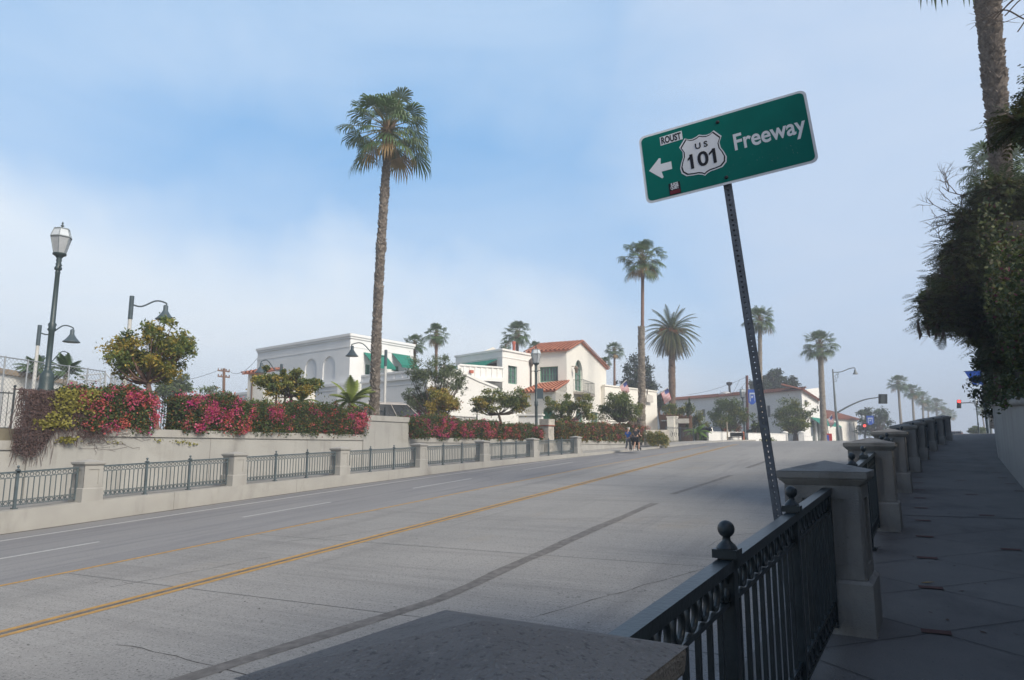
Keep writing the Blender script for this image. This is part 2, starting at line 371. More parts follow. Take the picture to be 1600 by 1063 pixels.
# left walk (raised) and its kerb wall
mb = MB(); rows = [[(kerb(s)-.62, s, walk_z(s)-.03), (wallx(s)+.0, s, walk_z(s)-.03)] for s in ss[:46]]
mb.grid(rows, smooth=False); struct('sidewalk', mb, mat('left_walk_concrete', (.33, .32, .30), .9, .15, 1.2, bump=.2))
def bench_wall(xf, s0, s1, zbot, ztop, th, step=1.0):
    """solid wall following the curve xf: front face x, thickness th towards -x"""
    mb = MB(); n = max(1, int((s1-s0)/step)); rows = []
    for i in range(n+1):
        s = s0+(s1-s0)*i/n; x = xf(s)
        rows.append([(x, s, zbot(s)), (x, s, ztop(s)), (x-th, s, ztop(s)), (x-th, s, zbot(s))])
    mb.grid(rows, closed=True, smooth=False); mb.cap(rows[0]); mb.cap(rows[-1], flip=True); return mb
o = bench_wall(kerb, -8, 48.2, lambda s: road_z(s)-.3, walk_z, .66).build('kerb_wall', conc)
tag(o, 'low pale concrete kerb wall carrying the iron railings along the far side of the road', 'kerb wall')
mb = bench_wall(lambda s: kerb(s), 48.21, 120, lambda s: road_z(s)-.3, walk_z, .66, 2); struct('kerb', mb, conc)
mb = MB()
for s in (-2, 2.1, 6.3, 10.6, 15.8, 21.2, 26.8, 32.4, 38.2, 44):
    x = kerb(s); mb.face([(x+.004, s, road_z(s)), (x+.004, s+.014, road_z(s)), (x+.004, s+.014, walk_z(s)), (x+.004, s, walk_z(s))])
mb.build('joint', mat('wall_joint', (.16, .15, .135), .9, .2, 5), o)

# right walk
mb = MB(); rows = []
for s in [-10+i*1.5 for i in range(70)]:
    a, b = pilx(s)-.42, rwall(s)+.05
    rows.append([(a+(b-a)*k/6, s, side_z(s)) for k in range(7)])
mb.grid(rows, smooth=False)
for i in range(len(rows)-1):   # the face down to the road
    a, b = rows[i][0], rows[i+1][0]; mb.face([a, b, (b[0], b[1], road_z(b[1])-.3), (a[0], a[1], road_z(a[1])-.3)])
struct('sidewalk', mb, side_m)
mbj = MB(); mbb = MB(); jm = mat('score_line', (.07, .066, .062), .9, .2, 5)
def bx_(c, k): return (.40+.062*(6.4-6.4+(k*1.5))+.0)
def node(cn, k):   # brick inlay points of the diamond scoring
    s = 6.4+1.5*k+(.75 if cn % 2 else 0)+.1*cn; x = .40+.055*(s-6.4)+.87*cn; return Vector((x, s, side_z(s)+.004))
for cn in range(-1, 6):
    for k in range(-4, 24):
        a = node(cn, k)
        if pilx(a.y)-.2 < a.x < rwall(a.y)-.1:
            if cn % 2 == 0 or k % 2 == 0:
                w, h = .10, .05; z = .004
                mbb.face([(a.x-w, a.y-h, side_z(a.y-h)+.009), (a.x+w, a.y-h, side_z(a.y-h)+.009), (a.x+w, a.y+h, side_z(a.y+h)+.009), (a.x-w, a.y+h, side_z(a.y+h)+.009)])
        for b in ((node(cn+1, k), node(cn+1, k-1)) if cn % 2 == 0 else (node(cn+1, k), node(cn+1, k+1))):
            m_ = (a+b)/2
            if pilx(m_.y)-.15 < m_.x < rwall(m_.y)-.2 and b.x < rwall(b.y)+.1 and a.x > pilx(a.y)-.4:
                d = (b-a).normalized()*.0; n = Vector((-(b-a).y, (b-a).x, 0)).normalized()*.004
                mbj.face([a-n, b-n, b+n, a+n])
struct('sidewalk_score_line', mbj, jm); struct('sidewalk_brick_inlay', mbb, mat('red_brick_inlay', (.12, .06, .05), .9, .3, 9))
mb = MB(); s = 12.9
mb.face([(pilx(s)+.1, s, side_z(s)+.005), (rwall(s), s+.1, side_z(s+.1)+.005), (rwall(s), s+.14, side_z(s+.14)+.005), (pilx(s)+.1, s+.04, side_z(s+.04)+.005)])
struct('sidewalk_joint', mb, jm)

# ================================================================ RAILINGS AND PILLARS
def pillar(base, w, h, yaw, m, label, group, detail=True):
    t = thing('pillar', base, label, 'pillar', group); b = Vector(base)
    X = Vector((math.cos(yaw), math.sin(yaw), 0)); Y = Vector((-math.sin(yaw), math.cos(yaw), 0)); Z = Vector((0, 0, 1))
    def ring(hw, z): return [b+X*a*hw+Y*c*hw+Z*z for a, c in ((-1, -1), (1, -1), (1, 1), (-1, 1))]
    def frus(mb, h0, z0, h1, z1): mb.hexa(ring(h0, z0)+ring(h1, z1))
    mb = MB(); w2 = w/2; frus(mb, w2+.035, -.35, w2+.035, .36); frus(mb, w2+.035, .36, w2+.012, .385); mb.build('plinth', m, t)
    mb = MB(); zt = h-.19
    frus(mb, w2-.02, .385, w2-.02, zt)
    # raised border around a sunk panel on each face
    for D, S in ((X, Y), (Y, X), (-X, Y), (-Y, X)):
        c = b+D*(w2-.011)
        for sg in (-1, 1): mb.box(c+S*sg*(w2-.065)+Z*((.387+zt)/2), (.022, .13, zt-.39), (D, S, Z))
        mb.box(c+Z*(zt-.05), (.022, w-.26, .1), (D, S, Z)); mb.box(c+Z*(.387+.05), (.022, w-.26, .1), (D, S, Z))
    mb.build('shaft', m, t)
    mb = MB(); frus(mb, w2-.005, zt, w2+.045, zt+.05); frus(mb, w2+.05, zt+.05, w2+.055, zt+.11)
    rt = ring(w2+.055, zt+.11); ap = b+Z*(h)
    for i in range(4): mb.face([rt[i], rt[(i+1) % 4], ap])
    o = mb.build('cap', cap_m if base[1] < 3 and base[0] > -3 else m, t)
    bv = o.modifiers.new('bevel', 'BEVEL'); bv.width = .012; bv.segments = 2; bv.limit_method = 'ANGLE'; bv.angle_limit = R(50)
    return t
def ball(mb, c, r, n=12):
    mb.lathe(c, [(r*math.sin(math.pi*k/8), -r*math.cos(math.pi*k/8)) for k in range(9)], n)
def railing(A, B, h, label, group, m, nposts=2, hi=True):
    """A, B: bases on the walk at the two pillar faces; h top height"""
    A, B = Vector(A), Vector(B); t = thing('railing', A, label, 'railing', group); D = B-A; ln = math.hypot(D.x, D.y); Z = Vector((0, 0, 1))
    H = Vector((D.x, D.y, 0)).normalized(); S = Vector((-H.y, H.x, 0))
    pt = lambda k: A+D*k
    z_t, z_r, z_b, z_b2 = h-.025, h-.175, .10, .235
    mb = MB(); mb.bar(A+Z*z_t, B+Z*z_t, .065, .045); mb.build('top_rail', m, t)
    for z in (z_r, z_b, z_b2):
        mb = MB(); mb.bar(A+Z*z, B+Z*z, .028, .02); mb.build('rail', m, t)
    pk = [(i+1)/(nposts+1) for i in range(nposts)]; ends = [0.012/ln*2]+pk+[1-.012/ln*2]
    for i, k in enumerate(pk):
        p = pt(k); mb = MB(); w = .065
        mb.box(p+Z*(h+.04)/2, (w, w, h+.04), (H, S, Z)); mb.box(p+Z*.02, (.13, .13, .03), (H, S, Z))
        mb.box(p+Z*(h+.02), (.10, .10, .035), (H, S, Z)); ob = mb.build('post', m, t)
        mb = MB(); mb.lathe(p+Z*(h+.04), [(.045, 0), (.035, .015), (.018, .03), (.016, .045), (.022, .05)], 12 if hi else 8); ball(mb, p+Z*(h+.118), .036, 14 if hi else 8)
        mb.build('finial', m, ob)
    for k in (ends[0], ends[-1]):
        mb = MB(); p = pt(k); mb.box(p+Z*(h/2+.02), (.05, .05, h-.06), (H, S, Z)); mb.build('end_post', m, t)
    rings = [MB(), MB()]
    for a, b in zip(ends, ends[1:]):
        L_ = (b-a)*ln; n = max(2, round(L_/.145))
        for j in range(n):
            k = a+(b-a)*(j+.5)/n
            if j > 0:
                kk = a+(b-a)*j/n; p = pt(kk); mb = MB(); mb.bar(p+Z*z_b, p+Z*z_r, .02, .02, up=H); mb.build('baluster', m, t)
            for zc, rr in (((z_t-.022+z_r+.01)/2, .057), ((z_b+z_b2)/2, .055)):
                c = pt(k)+Z*zc; q = 16 if hi else 10; wd = .011
                ro = [[c+H*math.cos(2*math.pi*i/q)*(rr-e*.014)+Z*math.sin(2*math.pi*i/q)*(rr-e*.014)+S*f*wd for i in range(q)] for e, f in ((0, -1), (0, 1), (1, 1), (1, -1), (0, -1))]
                rings[0 if zc > .5 else 1].grid(ro, closed=True)
    for q_ in rings: q_.build('ring_band', m, t)
    return t
RP_LAB = ['nearest grey pillar at the bottom edge, seen from above its pyramid cap', 'grey concrete pillar where the nearest iron railing ends, beside the sign post',
          'third pillar up the sidewalk, right behind the one by the sign', 'fourth pillar up the right sidewalk with shadowed panels', 'fifth pillar of the right hand row',
          'sixth pillar of the right hand row', 'third pillar from the top of the right hand row', 'last but one pillar of the right hand row', 'farthest pillar of the right hand row, at the crest']
yawr = []
for i, (x, s) in enumerate(PIL):
    x1, s1 = PIL[min(i+1, len(PIL)-1)]; x0, s0 = PIL[max(i-1, 0)]; a = -math.atan2(x1-x0, s1-s0); yawr.append(a)
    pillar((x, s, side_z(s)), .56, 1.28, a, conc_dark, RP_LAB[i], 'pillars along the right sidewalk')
RR_LAB = ['dark iron railing with rings and ball finials in the near foreground', 'dark iron railing behind the pillar beside the sign', 'iron railing after the third right hand pillar', 'iron railing after the fourth right hand pillar',
          'iron railing after the fifth right hand pillar', 'iron railing after the sixth right hand pillar', 'iron railing before the last but one right hand pillar', 'farthest iron railing of the right hand row']
for i in range(len(PIL)-1):
    (x0, s0), (x1, s1) = PIL[i], PIL[i+1]; d = Vector((x1-x0, s1-s0, 0)).normalized()*.29
    off = .04
    railing((x0+d.x+off, s0+d.y, side_z(s0+d.y)), (x1-d.x+off, s1-d.y, side_z(s1-d.y)), 1.09, RR_LAB[i], 'iron railings along the right sidewalk', ironm, 2, i < 2)
# left row: pillars found along the kerb curve
def on_kerb(u, off=-.33):
    lo, hi = 3., 80.
    def uu(s):
        p = Vector((kerb(s)+off, s, 0)); X = p.x*math.cos(YAW)+p.y*math.sin(YAW); Y = -p.x*math.sin(YAW)+p.y*math.cos(YAW); return 800+X/Y*1102
    for _ in range(40):
        m_ = (lo+hi)/2
        if uu(m_) < u: lo = m_
        else: hi = m_
    return lo
LS = [on_kerb(u) for u in (141, 368, 532, 655, 754, 832, 900)]; LS = [LS[0]-5.2]+LS
LL = ['first pillar left of view', 'leftmost pillar of the far railing, below the vine covered pier', 'second pillar from the left on the kerb wall', 'third pillar from the left on the kerb wall', 'fourth pillar from the left, in front of the raised concrete block',
      'fifth pillar from the left on the kerb wall', 'pillar on the far kerb just left of the old stone pillar', 'last right pillar ending the far kerb railing']
for i, s in enumerate(LS):
    a = -math.atan2(kerb(s+1)-kerb(s-1), 2)
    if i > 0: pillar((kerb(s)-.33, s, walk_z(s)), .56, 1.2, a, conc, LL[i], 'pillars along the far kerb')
RL = ['iron railing at the left edge of the view on the far kerb wall', 'far kerb railing between the two leftmost pillars', 'far kerb railing below the pink flowering hedge', 'far kerb railing left of the raised concrete block',
      'far kerb railing in front of the raised concrete block', 'far kerb railing below the red hedge', 'last far kerb railing, in front of the old stone pillar']
for i in range(len(LS)-1):
    s0, s1 = LS[i]+(.29 if i else 0), LS[i+1]-.29
    railing((kerb(s0)-.33, s0, walk_z(s0)), (kerb(s1)-.33, s1, walk_z(s1)), 1.0, RL[i], 'iron railings along the far kerb', ironL, 2, False)

# ================================================================ FREEWAY SIGN
SC = Vector((-.7593, 4.9609, 3.8443)); yw, pt_, ro = .0112, -.061, -.1002
def Rm(y, p_, r):
    cY, sY, cP, sP, cR, sR = math.cos(y), math.sin(y), math.cos(p_), math.sin(p_), math.cos(r), math.sin(r)
    return Matrix(((cY, -sY, 0), (sY, cY, 0), (0, 0, 1))) @ Matrix(((1, 0, 0), (0, cP, -sP), (0, sP, cP))) @ Matrix(((cR, 0, sR), (0, 1, 0), (-sR, 0, cR)))
Rs = Rm(yw, pt_, ro)
SW, SH = 1.2, .5594
sign = thing('freeway_sign', (-.47, 4.99, .1), 'green rectangular freeway sign with left arrow on a leaning perforated post', 'road sign')
def S3(x, z, y=0): return SC+Rs @ Vector((x, y, z))
def rrect(w, h, r, n=6):
    out = []
    for cx, cz, a0 in ((w/2-r, -h/2+r, -90), (w/2-r, h/2-r, 0), (-w/2+r, h/2-r, 90), (-w/2+r, -h/2+r, 180)):
        for k in range(n+1): a = R(a0+90*k/n); out.append((cx+r*math.cos(a), cz+r*math.sin(a)))
    return out
def plate(name, outline, y0, y1, m, par):
    mb = MB(); a = [S3(x, z, y0) for x, z in outline]; b = [S3(x, z, y1) for x, z in outline]
    mb.face(a); mb.face(b[::-1])
    for i in range(len(a)): j = (i+1) % len(a); mb.face([a[i], b[i], b[j], a[j]])
    return mb.build(name, m, par)
panel = plate('panel', rrect(SW, SH, .045), -.0015, .002, white_sign, sign)
pg = plate('green_face', [(x, z) for x, z in rrect(SW-.036, SH-.036, .034)], -.0035, -.0012, green_sign, panel)
plate('arrow', [(x, z) for x, z in [(-.550, -.020), (-.464, .062), (-.452, .056), (-.458, .010), (-.378, .010), (-.378, -.052), (-.458, -.052), (-.448, -.100), (-.460, -.107)]], -.0052, -.003, white_sign, panel)
def shield(sx, sz):
    half = [(0, .97), (.14, .90), (.30, .86), (.46, .88), (.62, .98), (.90, .62), (.78, .36), (.80, .10), (.90, -.12), (.98, -.38), (.94, -.62), (.76, -.80), (.5, -.84), (.26, -.86), (.10, -.92), (0, -1.0)]
    return [(x*sx, z*sz) for x, z in half]+[(-x*sx, z*sz) for x, z in half[-2:0:-1]]
SX = -.152; SZ = -.004
for nm, k, y, m_ in (('shield', 1.0, -.0054, white_sign), ('shield_border', .945, -.0066, black_sign), ('shield_face', .885, -.0078, white_sign)):
    plate(nm, [(x*k+SX, z*k+SZ) for x, z in shield(.172, .170)][::-1], y, y+.002, m_, panel)
def text(body, size, x, z, y, m_, name, par, bold=.0, sx=1.0, tilt=0):
    cu = bpy.data.curves.new(name, 'FONT'); cu.body = body; cu.size = size; cu.align_x = 'CENTER'; cu.align_y = 'CENTER'; cu.offset = bold; cu.extrude = .0006; cu.resolution_u = 4
    ob = bpy.data.objects.new(name, cu); col.objects.link(ob)
    dg = bpy.context.evaluated_depsgraph_get(); me = bpy.data.meshes.new_from_object(ob.evaluated_get(dg)); col.objects.unlink(ob); bpy.data.objects.remove(ob)
    xs = [v.co.x for v in me.vertices]; zs = [v.co.y for v in me.vertices]; cx, cz = (min(xs)+max(xs))/2, (min(zs)+max(zs))/2
    off = Vector((0, 0, 0)); p = par
    while p is not None: off += p.location; p = p.parent
    ct, st = math.cos(tilt), math.sin(tilt)
    for v in me.vertices:
        a, b = (v.co.x-cx)*sx, v.co.y-cz; a, b = a*ct-b*st, a*st+b*ct
        v.co = S3(x+a, z+b, y-v.co.z)-off
    me.materials.clear(); me.materials.append(m_); n = bpy.data.objects.new(name, me); col.objects.link(n); n.parent = par; return n
text('Freeway', .178, .320, .003, -.0042, white_sign, 'lettering', panel, bold=.0036, sx=.80)
text('U S', .062, SX+.006, .072, -.0098, black_sign, 'lettering', panel, bold=.0012, sx=1.05)
text('101', .160, SX+.004, -.038, -.0098, black_sign, 'lettering', panel, bold=.0032, sx=1.02)
for x in (-.071, .083): plate('digit_flag', [(SX+x-.004, .017), (SX+x-.034, -.010), (SX+x-.034, -.026), (SX+x-.004, -.004)], -.0104, -.0090, black_sign, panel)
plate('sticker', [(-.440, .158), (-.272, .162), (-.272, .232), (-.440, .228)], -.0055, -.0035, white_sign, panel)
text('ROUST', .076, -.356, .195, -.0066, black_sign, 'lettering', panel, bold=.0022, sx=.62)
plate('sticker', [(-.42, -.258), (-.335, -.258), (-.335, -.165), (-.42, -.165)], -.0055, -.0035, black_sign, panel)
plate('sticker_band', [(-.415, -.254), (-.34, -.254), (-.34, -.225), (-.415, -.225)], -.0066, -.0053, red_st, panel)
text('JUGS', .032, -.3775, -.182, -.0066, white_sign, 'lettering', panel, bold=.0014, sx=.78)
text('QUIET', .032, -.3775, -.207, -.0066, white_sign, 'lettering', panel, bold=.0014, sx=.66)
for x, z in ((-.010, .218), (-.008, -.228)):
    mb = MB(); mb.lathe(S3(x, z, -.004), [(.014, 0), (.014, .002), (.008, .004), (.007, .009)], 12, axis=Rs @ Vector((0, -1, 0))); mb.build('bolt', mat('bolt_steel', (.05, .05, .055), .5, .2, 9, metal=.5), panel)
# scuffs on the face
mb = MB(); r3 = random.Random(2)
for i in range(26):
    x, z = r3.uniform(.0, .5), r3.uniform(-.2, -.1); a = r3.uniform(0, 3); l = r3.uniform(.002, .010); w = .0012
    mb.face([S3(x, z, -.0045), S3(x+l*math.cos(a), z+l*math.sin(a), -.0045), S3(x+l*math.cos(a)+w, z+l*math.sin(a)+w, -.0045), S3(x+w, z+w, -.0045)])
mb.build('scuff', mat('scuff', (.25, .33, .33), .6, .2, 9), panel)
# perforated square post: front plate strips leave real holes
pb, ptp = Vector((-.408, 5.02, -.1)), S3(-.010, .235, .034)
ax = (ptp-pb).normalized(); Yp = Vector((0, 1, 0)); Yp = (Yp-ax*Yp.dot(ax)).normalized(); Xp = Yp.cross(ax).normalized()
post = MB(); ww = .051; Lp = (ptp-pb).length; pitch = .0254*1.5; hole = .0125
def pface(C_, U, V_):
    n = int(Lp/pitch); hw = ww/2
    for sg in (-1, 1):
        post.box(C_+ax*Lp/2+U*sg*(hw-(hw-hole/2)/2), ((hw-hole/2), .003, Lp), (U, V_, ax))
    for i in range(n): post.box(C_+ax*(i*pitch+(pitch-hole)/2), (hole, .0032, pitch-hole), (U, V_, ax))
pface(pb-Yp*ww/2, Xp, Yp); pface(pb+Yp*ww/2, Xp, Yp); pface(pb-Xp*ww/2, Yp, Xp); pface(pb+Xp*ww/2, Yp, Xp)
post.build('post', galv, sign)

# ================================================================ LEFT RETAINING WALLS
def wall_x_of(u, off=0):      # s where the wall curve crosses picture column u
    lo, hi = -5., 90.
    for _ in range(40):
        s = (lo+hi)/2; x = wallx(s)+off; X = x*math.cos(YAW)+s*math.sin(YAW); Y = -x*math.sin(YAW)+s*math.cos(YAW)
        if Y < .1 or 800+X/Y*1102 < u: lo = s
        else: hi = s
    return lo
sA, sB, sC, sD, sE = wall_x_of(42), wall_x_of(122), wall_x_of(566), wall_x_of(637), wall_x_of(1006)
def rwall_seg(name, s0, s1, ztop, off, label, group=None, coping=True, seams=()):
    w = bench_wall(lambda s: wallx(s)+off, s0, s1, lambda s: road_z(s)-.3, lambda s: ztop-(.28 if coping else 0), .45)
    t = thing(name, (wallx(s0)+off, s0, road_z(s0)), label, 'retaining wall', group); w.build('wall', conc_wall, t)
    if coping:
        bench_wall(lambda s: wallx(s)+off+.055, s0, s1, lambda s: ztop-.28, lambda s: ztop, .56).build('coping', conc, t)
    mb = MB()
    for s in seams:
        x = wallx(s)+off+.004; mb.face([(x, s, road_z(s)), (x, s+.02, road_z(s)), (x, s+.02, ztop-.29), (x, s, ztop-.29)])
    if seams: mb.build('seam', MT['wall_joint'], t)
    return t
rwall_seg('retaining_wall', -6, sA, 1.93, -.0, 'low concrete retaining wall with thick coping at the left edge', seams=(3, 8))
rwall_seg('wall_pier', sA+.01, sB-.01, 3.45, .06, 'tall concrete wall pier overgrown with brown vine stems under the ornate lamp', coping=False)
rwall_seg('retaining_wall', sB, sC, 2.38, 0, 'long concrete retaining wall with coping below the pink hedges', seams=[sB+k*5.2 for k in range(1, 4)])
rwall_seg('wall_block', sC+.01, sD-.01, 3.38, .05, 'raised square concrete wall block between two flowering hedges')
rwall_seg('retaining_wall', sD, sE, 2.3, 0, 'lower retaining wall with coping below the long red hedge', seams=[sD+k*5.2 for k in range(1, 5)])

# ================================================================ FOLIAGE
def rand_unit(n): v = rng.normal(size=(n, 3)); return v/np.linalg.norm(v, axis=1)[:, None]
def leaf_quads(c, size, aspect=.5, nbias=None, droop=0):
    """c (n,3) centres; oriented quads with random directions"""
    n = len(c); a = rand_unit(n)
    if nbias is not None: a = a+nbias
    if droop: a[:, 2] -= droop
    a /= np.linalg.norm(a, axis=1)[:, None]; b = np.cross(a, rand_unit(n)); b /= np.linalg.norm(b, axis=1)[:, None]
    sz = np.asarray(size)*rng.uniform(.65, 1.35, n); a = a*(sz/2)[:, None]; b = b*(sz*aspect/2)[:, None]
    return np.stack([c-a, c-b*1.0, c+a, c+b*1.0], 1)
def clump_pts(clumps, n, shell=.55):
    """clumps: (centre, (rx,ry,rz)); points inside, denser to the surface"""
    C_ = np.array([c for c, r in clumps]); Rr = np.array([r for c, r in clumps]); vol = Rr.prod(1)**.67; k = rng.choice(len(clumps), n, p=vol/vol.sum())
    d = rand_unit(n); rad = rng.uniform(0, 1, n)**(shell)*rng.uniform(.8, 1.12, n)
    return C_[k]+d*Rr[k]*rad[:, None], k
G1 = leafmat('leaf_green', (.095, .130, .036)); G2 = leafmat('leaf_olive', (.17, .175, .042)); G3 = leafmat('leaf_yellow', (.30, .225, .045)); G4 = leafmat('leaf_dark', (.025, .038, .018))
G5 = leafmat('leaf_grey_green', (.12, .145, .08)); G6 = leafmat('leaf_rust', (.22, .10, .03)); G7 = leafmat('leaf_deep_green', (.045, .075, .024))
F1 = leafmat('flower_pink', (.50, .10, .17), .3); F2 = leafmat('flower_coral', (.46, .11, .08), .3); F3 = leafmat('flower_magenta', (.46, .025, .19), .25); F4 = leafmat('flower_dark_red', (.28, .035, .05), .3)
YL = leafmat('vine_leaf_yellow', (.26, .24, .055), .35); BV = mat('vine_stem', (.10, .065, .06), .95, .3, 5)
def tree(u, d, z0, clumps, label, name='street_tree', leaf=.16, n=6000, mats=(G1, G2, G3), wts=(.45, .4, .15), trunk_r=.09, group=None, stems=1, aspect=.42, tr_mat=None, fork=.45, gap=0, droop=.25, loc=None):
    """clumps given in picture pixels: (u, v, ru, rv, dd) at distance d+dd"""
    base = loc or at(u, d, z0); t = thing(name, base, label, 'tree', group); k = d/1150
    cl = []
    for q in clumps:
        cu, cv, ru, rv = q[:4]; dd = q[4] if len(q) > 4 else rnd.uniform(-.5, .5)*ru*k; c = P_d(cu, cv, d+dd)
        cl.append(((c.x, c.y, c.z), (ru*k, ru*k, rv*k*1.02)))
    sub = []
    for c, r in cl:   # break every lobe into ragged sub-lobes
        m = max(15, int(16*(r[0]/1.2)))
        for _ in range(min(m, 26)):
            dv = rand_unit(1)[0]; f = rng.uniform(.15, 1.0); q = rng.uniform(.20, .46)
            sub.append((tuple(np.array(c)+dv*np.array(r)*f), (r[0]*q, r[1]*q, r[2]*q*.85)))
    pts, kk = clump_pts(sub, n); sr = rng.uniform(size=n) < .30; ctr_ = np.array([c for c, r_ in sub])[kk]; pts = np.where(sr[:, None], ctr_+(pts-ctr_)*rng.uniform(1.0, 1.75, n)[:, None], pts); pts[:, 2] -= np.where(sr, rng.exponential(.06, n), 0)
    w = np.array([rng.choice(len(mats), p=wts) for _ in sub]); mi = w[kk]; fl = rng.uniform(size=n) < .3; mi[fl] = rng.choice(len(mats), fl.sum(), p=wts)
    mb = MB(); mb.quads(leaf_quads(pts, leaf, aspect, droop=droop), mi); mb.build('crown', list(mats), t)
    tb = MB(); top = np.mean([c for c, r in cl], 0); zmin = min(c[2]-r[2] for c, r in cl)
    for s_ in range(stems):
        b = base+Vector(((s_-(stems-1)/2)*.25, 0, 0)); f = Vector((top[0], top[1], z0+(zmin-z0)*1.05+fork*.3)); f = b.lerp(f, .92); f.z = max(f.z, z0+.6)
        tb.tube(smooth_path([b+Vector((0, 0, -.2)), b.lerp(f, .5)+Vector((rnd.uniform(-.06, .06), rnd.uniform(-.06, .06), 0)), f], 4), [trunk_r*(1.25-.35*i/8) for i in range(9)], 8)
        for c, r in sub[::2]:
            c = Vector(c); mid = f.lerp(c, .5)+Vector((0, 0, -.12*(c-f).length))
            tb.tube([f, mid, c], [trunk_r*.5, trunk_r*.3, trunk_r*.12], 5, caps=False)
    tb.build('trunk', tr_mat or barkd, t); return t
def hedge(name, s0, s1, h0, h1, depth, label, flw, n, leafs=.085, off=0, zb=2.3, group=None, over=.12, ftop=.5, gm=(G7, G1, G6), gw=(.55, .3, .15), x0f=None, maxh=None):
    """flowering hedge on top of the wall, following its curve; flw = [(material index 0-3 weight)...]"""
    xf = x0f or (lambda s: wallx(s)); t = thing(name, (xf(s0)-depth/2, s0, zb), label, 'hedge', group)
    g = lambda s: h0+(h1-h0)*(s-s0)/(s1-s0)
    und = lambda s: (.09*np.sin(s*1.3)+.07*np.sin(s*3.1+1)+.05*np.sin(s*7.1)+.035*np.sin(s*17))
    S = rng.uniform(s0, s1, n); H = g(S)*(1+und(S)); side = rng.uniform(size=n); endm = rng.uniform(size=n) < .07
    X = np.zeros(n); Z = np.zeros(n)
    xw = np.array([xf(s) for s in S]); fr = side < .5; tp = ~fr
    rr = rng.uniform(0, 1, n)**1.6
    bul = .10*np.sin(S*3.1)+.08*np.sin(S*7.3)
    v = rng.uniform(0, 1, n)
    X[fr] = (xw+over-rr*.35+bul*.8+.10*np.sin(v*3.1))[fr]; Z[fr] = (zb-.12*np.abs(np.sin(S*2.2))+v*H)[fr]
    X[tp] = (xw-rng.uniform(-.1, depth, n))[tp]; Z[tp] = (zb+H-rr*.3)[tp]
    S = np.where(endm, s0-.08+rng.uniform(0, .2, n), S); X = np.where(endm, xw+over-rng.uniform(0, depth, n), X); Z = np.where(endm, zb+v*H, Z)
    e = 1-np.clip((np.minimum(S-s0, s1-S))/.5, 0, 1); Z -= e*.25*rng.uniform(0, 1, n)*H*.3
    P = np.stack([X, S, Z], 1)+rng.normal(size=(n, 3))*.045; spr = rng.uniform(size=n) < .05; P[:, 2] += np.where(spr & tp, rng.exponential(.12, n), 0)
    mb = MB(); mb.quads(leaf_quads(P, leafs, .55), rng.choice(3, n, p=gw)); mb.build('foliage', list(gm), t)
    core = MB(); rows = []
    m = max(2, int((s1-s0)/.5))
    for i in range(m+1):
        s = s0+.2+(s1-s0-.35)*i/m; x = xf(s); hh = g(s)*(1+float(und(s)))-.16
        rows.append([(x-.22+over, s, zb-.05), (x-.22+over, s, zb+hh*.9), (x-.4, s, zb+hh), (x-depth+.2, s, zb+hh), (x-depth+.1, s, zb-.05)])
    core.grid(rows, closed=True); core.cap(rows[0]); core.cap(rows[-1], flip=True); core.build('branches', mat('hedge_twigs', (.045, .04, .028), .95, .4, 9, bump=.8), t)
    # flower trusses: little clouds of bracts
    cen = []; cm = []
    for (a, b, za, zb_, cnt, w) in flw:
        cs = rng.uniform(s0+(s1-s0)*a, s0+(s1-s0)*b, cnt); vv = rng.uniform(za, zb_, cnt)
        for s, v_ in zip(cs, vv):
            hh = float(g(s)*(1+und(s))); x = xf(s)
            if v_ > .93: p = (x-rng.uniform(-.1, depth*.7), s, zb+hh+rng.uniform(-.03, .10))
            else: p = (x+over+.04+.08*np.sin(v_*3.1)+.10*np.sin(s*3.1), s, zb-.05+v_*hh)
            cen.append(p); cm.append(rng.choice(4, p=w))
    cen = np.array(cen); keep = (np.sin(cen[:, 1]*2.3+cen[:, 2]*4)+np.sin(cen[:, 1]*5.7-cen[:, 2]*3+1)+rng.normal(size=len(cen))*.5) > .05; cen = cen[keep]; cm = np.array(cm)[keep]; q = 13; P = np.repeat(cen, q, 0)+rng.normal(size=(len(cen)*q, 3))*np.array([.05, .085, .065])*np.repeat(rng.uniform(.5, 1.8, len(cen)), q)[:, None]
    mb = MB(); mb.quads(leaf_quads(P, .07, .8), np.repeat(np.array(cm), q)); mb.build('flowers', [F1, F2, F3, F4], t)
    return t
W1 = (.55, .33, .08, .04); W2 = (.65, .1, .25, 0); W3 = (.15, .2, .15, .5); W4 = (.35, .5, .05, .1)
sh = [wall_x_of(u) for u in (108, 236, 281, 405, 568)]
hedge('flowering_hedge', sh[0], sh[1], 1.25, 1.35, 1.3, 'pink flowering hedge beside the vine covered pier', [(0, 1, .7, 1.05, 170, W1), (0, 1, 0, .2, 70, (.55, .4, .05, 0)), (.55, 1, .2, .8, 80, W1), (0, .6, .2, .7, 45, W4)], 15000, group='flowering hedges on the far wall', zb=2.36)
hedge('flowering_hedge', sh[2], sh[3]-.1, 1.35, 1.2, 1.3, 'bright pink and magenta hedge right of the small yellowing tree', [(0, .45, .1, 1.05, 290, W2), (.3, 1, .5, 1.05, 120, (.3, .15, .35, .2)), (.4, 1, 0, .6, 90, W4)], 15000, group='flowering hedges on the far wall', zb=2.36)
hedge('flowering_hedge', sh[3], sh[4], 1.25, 1.38, 1.3, 'mostly green hedge with coral flowers at its right end, left of the concrete block', [(0, 1, .7, 1.05, 70, W3), (.82, 1, .05, 1.05, 170, (.5, .45, .05, 0)), (0, .75, .1, .7, 55, (.2, .3, .1, .4)), (0, .2, .5, 1.05, 60, W2)], 20000, group='flowering hedges on the far wall', zb=2.36)
s_a, s_b, s_c, s_d = wall_x_of(638), wall_x_of(846), wall_x_of(868), wall_x_of(1012)
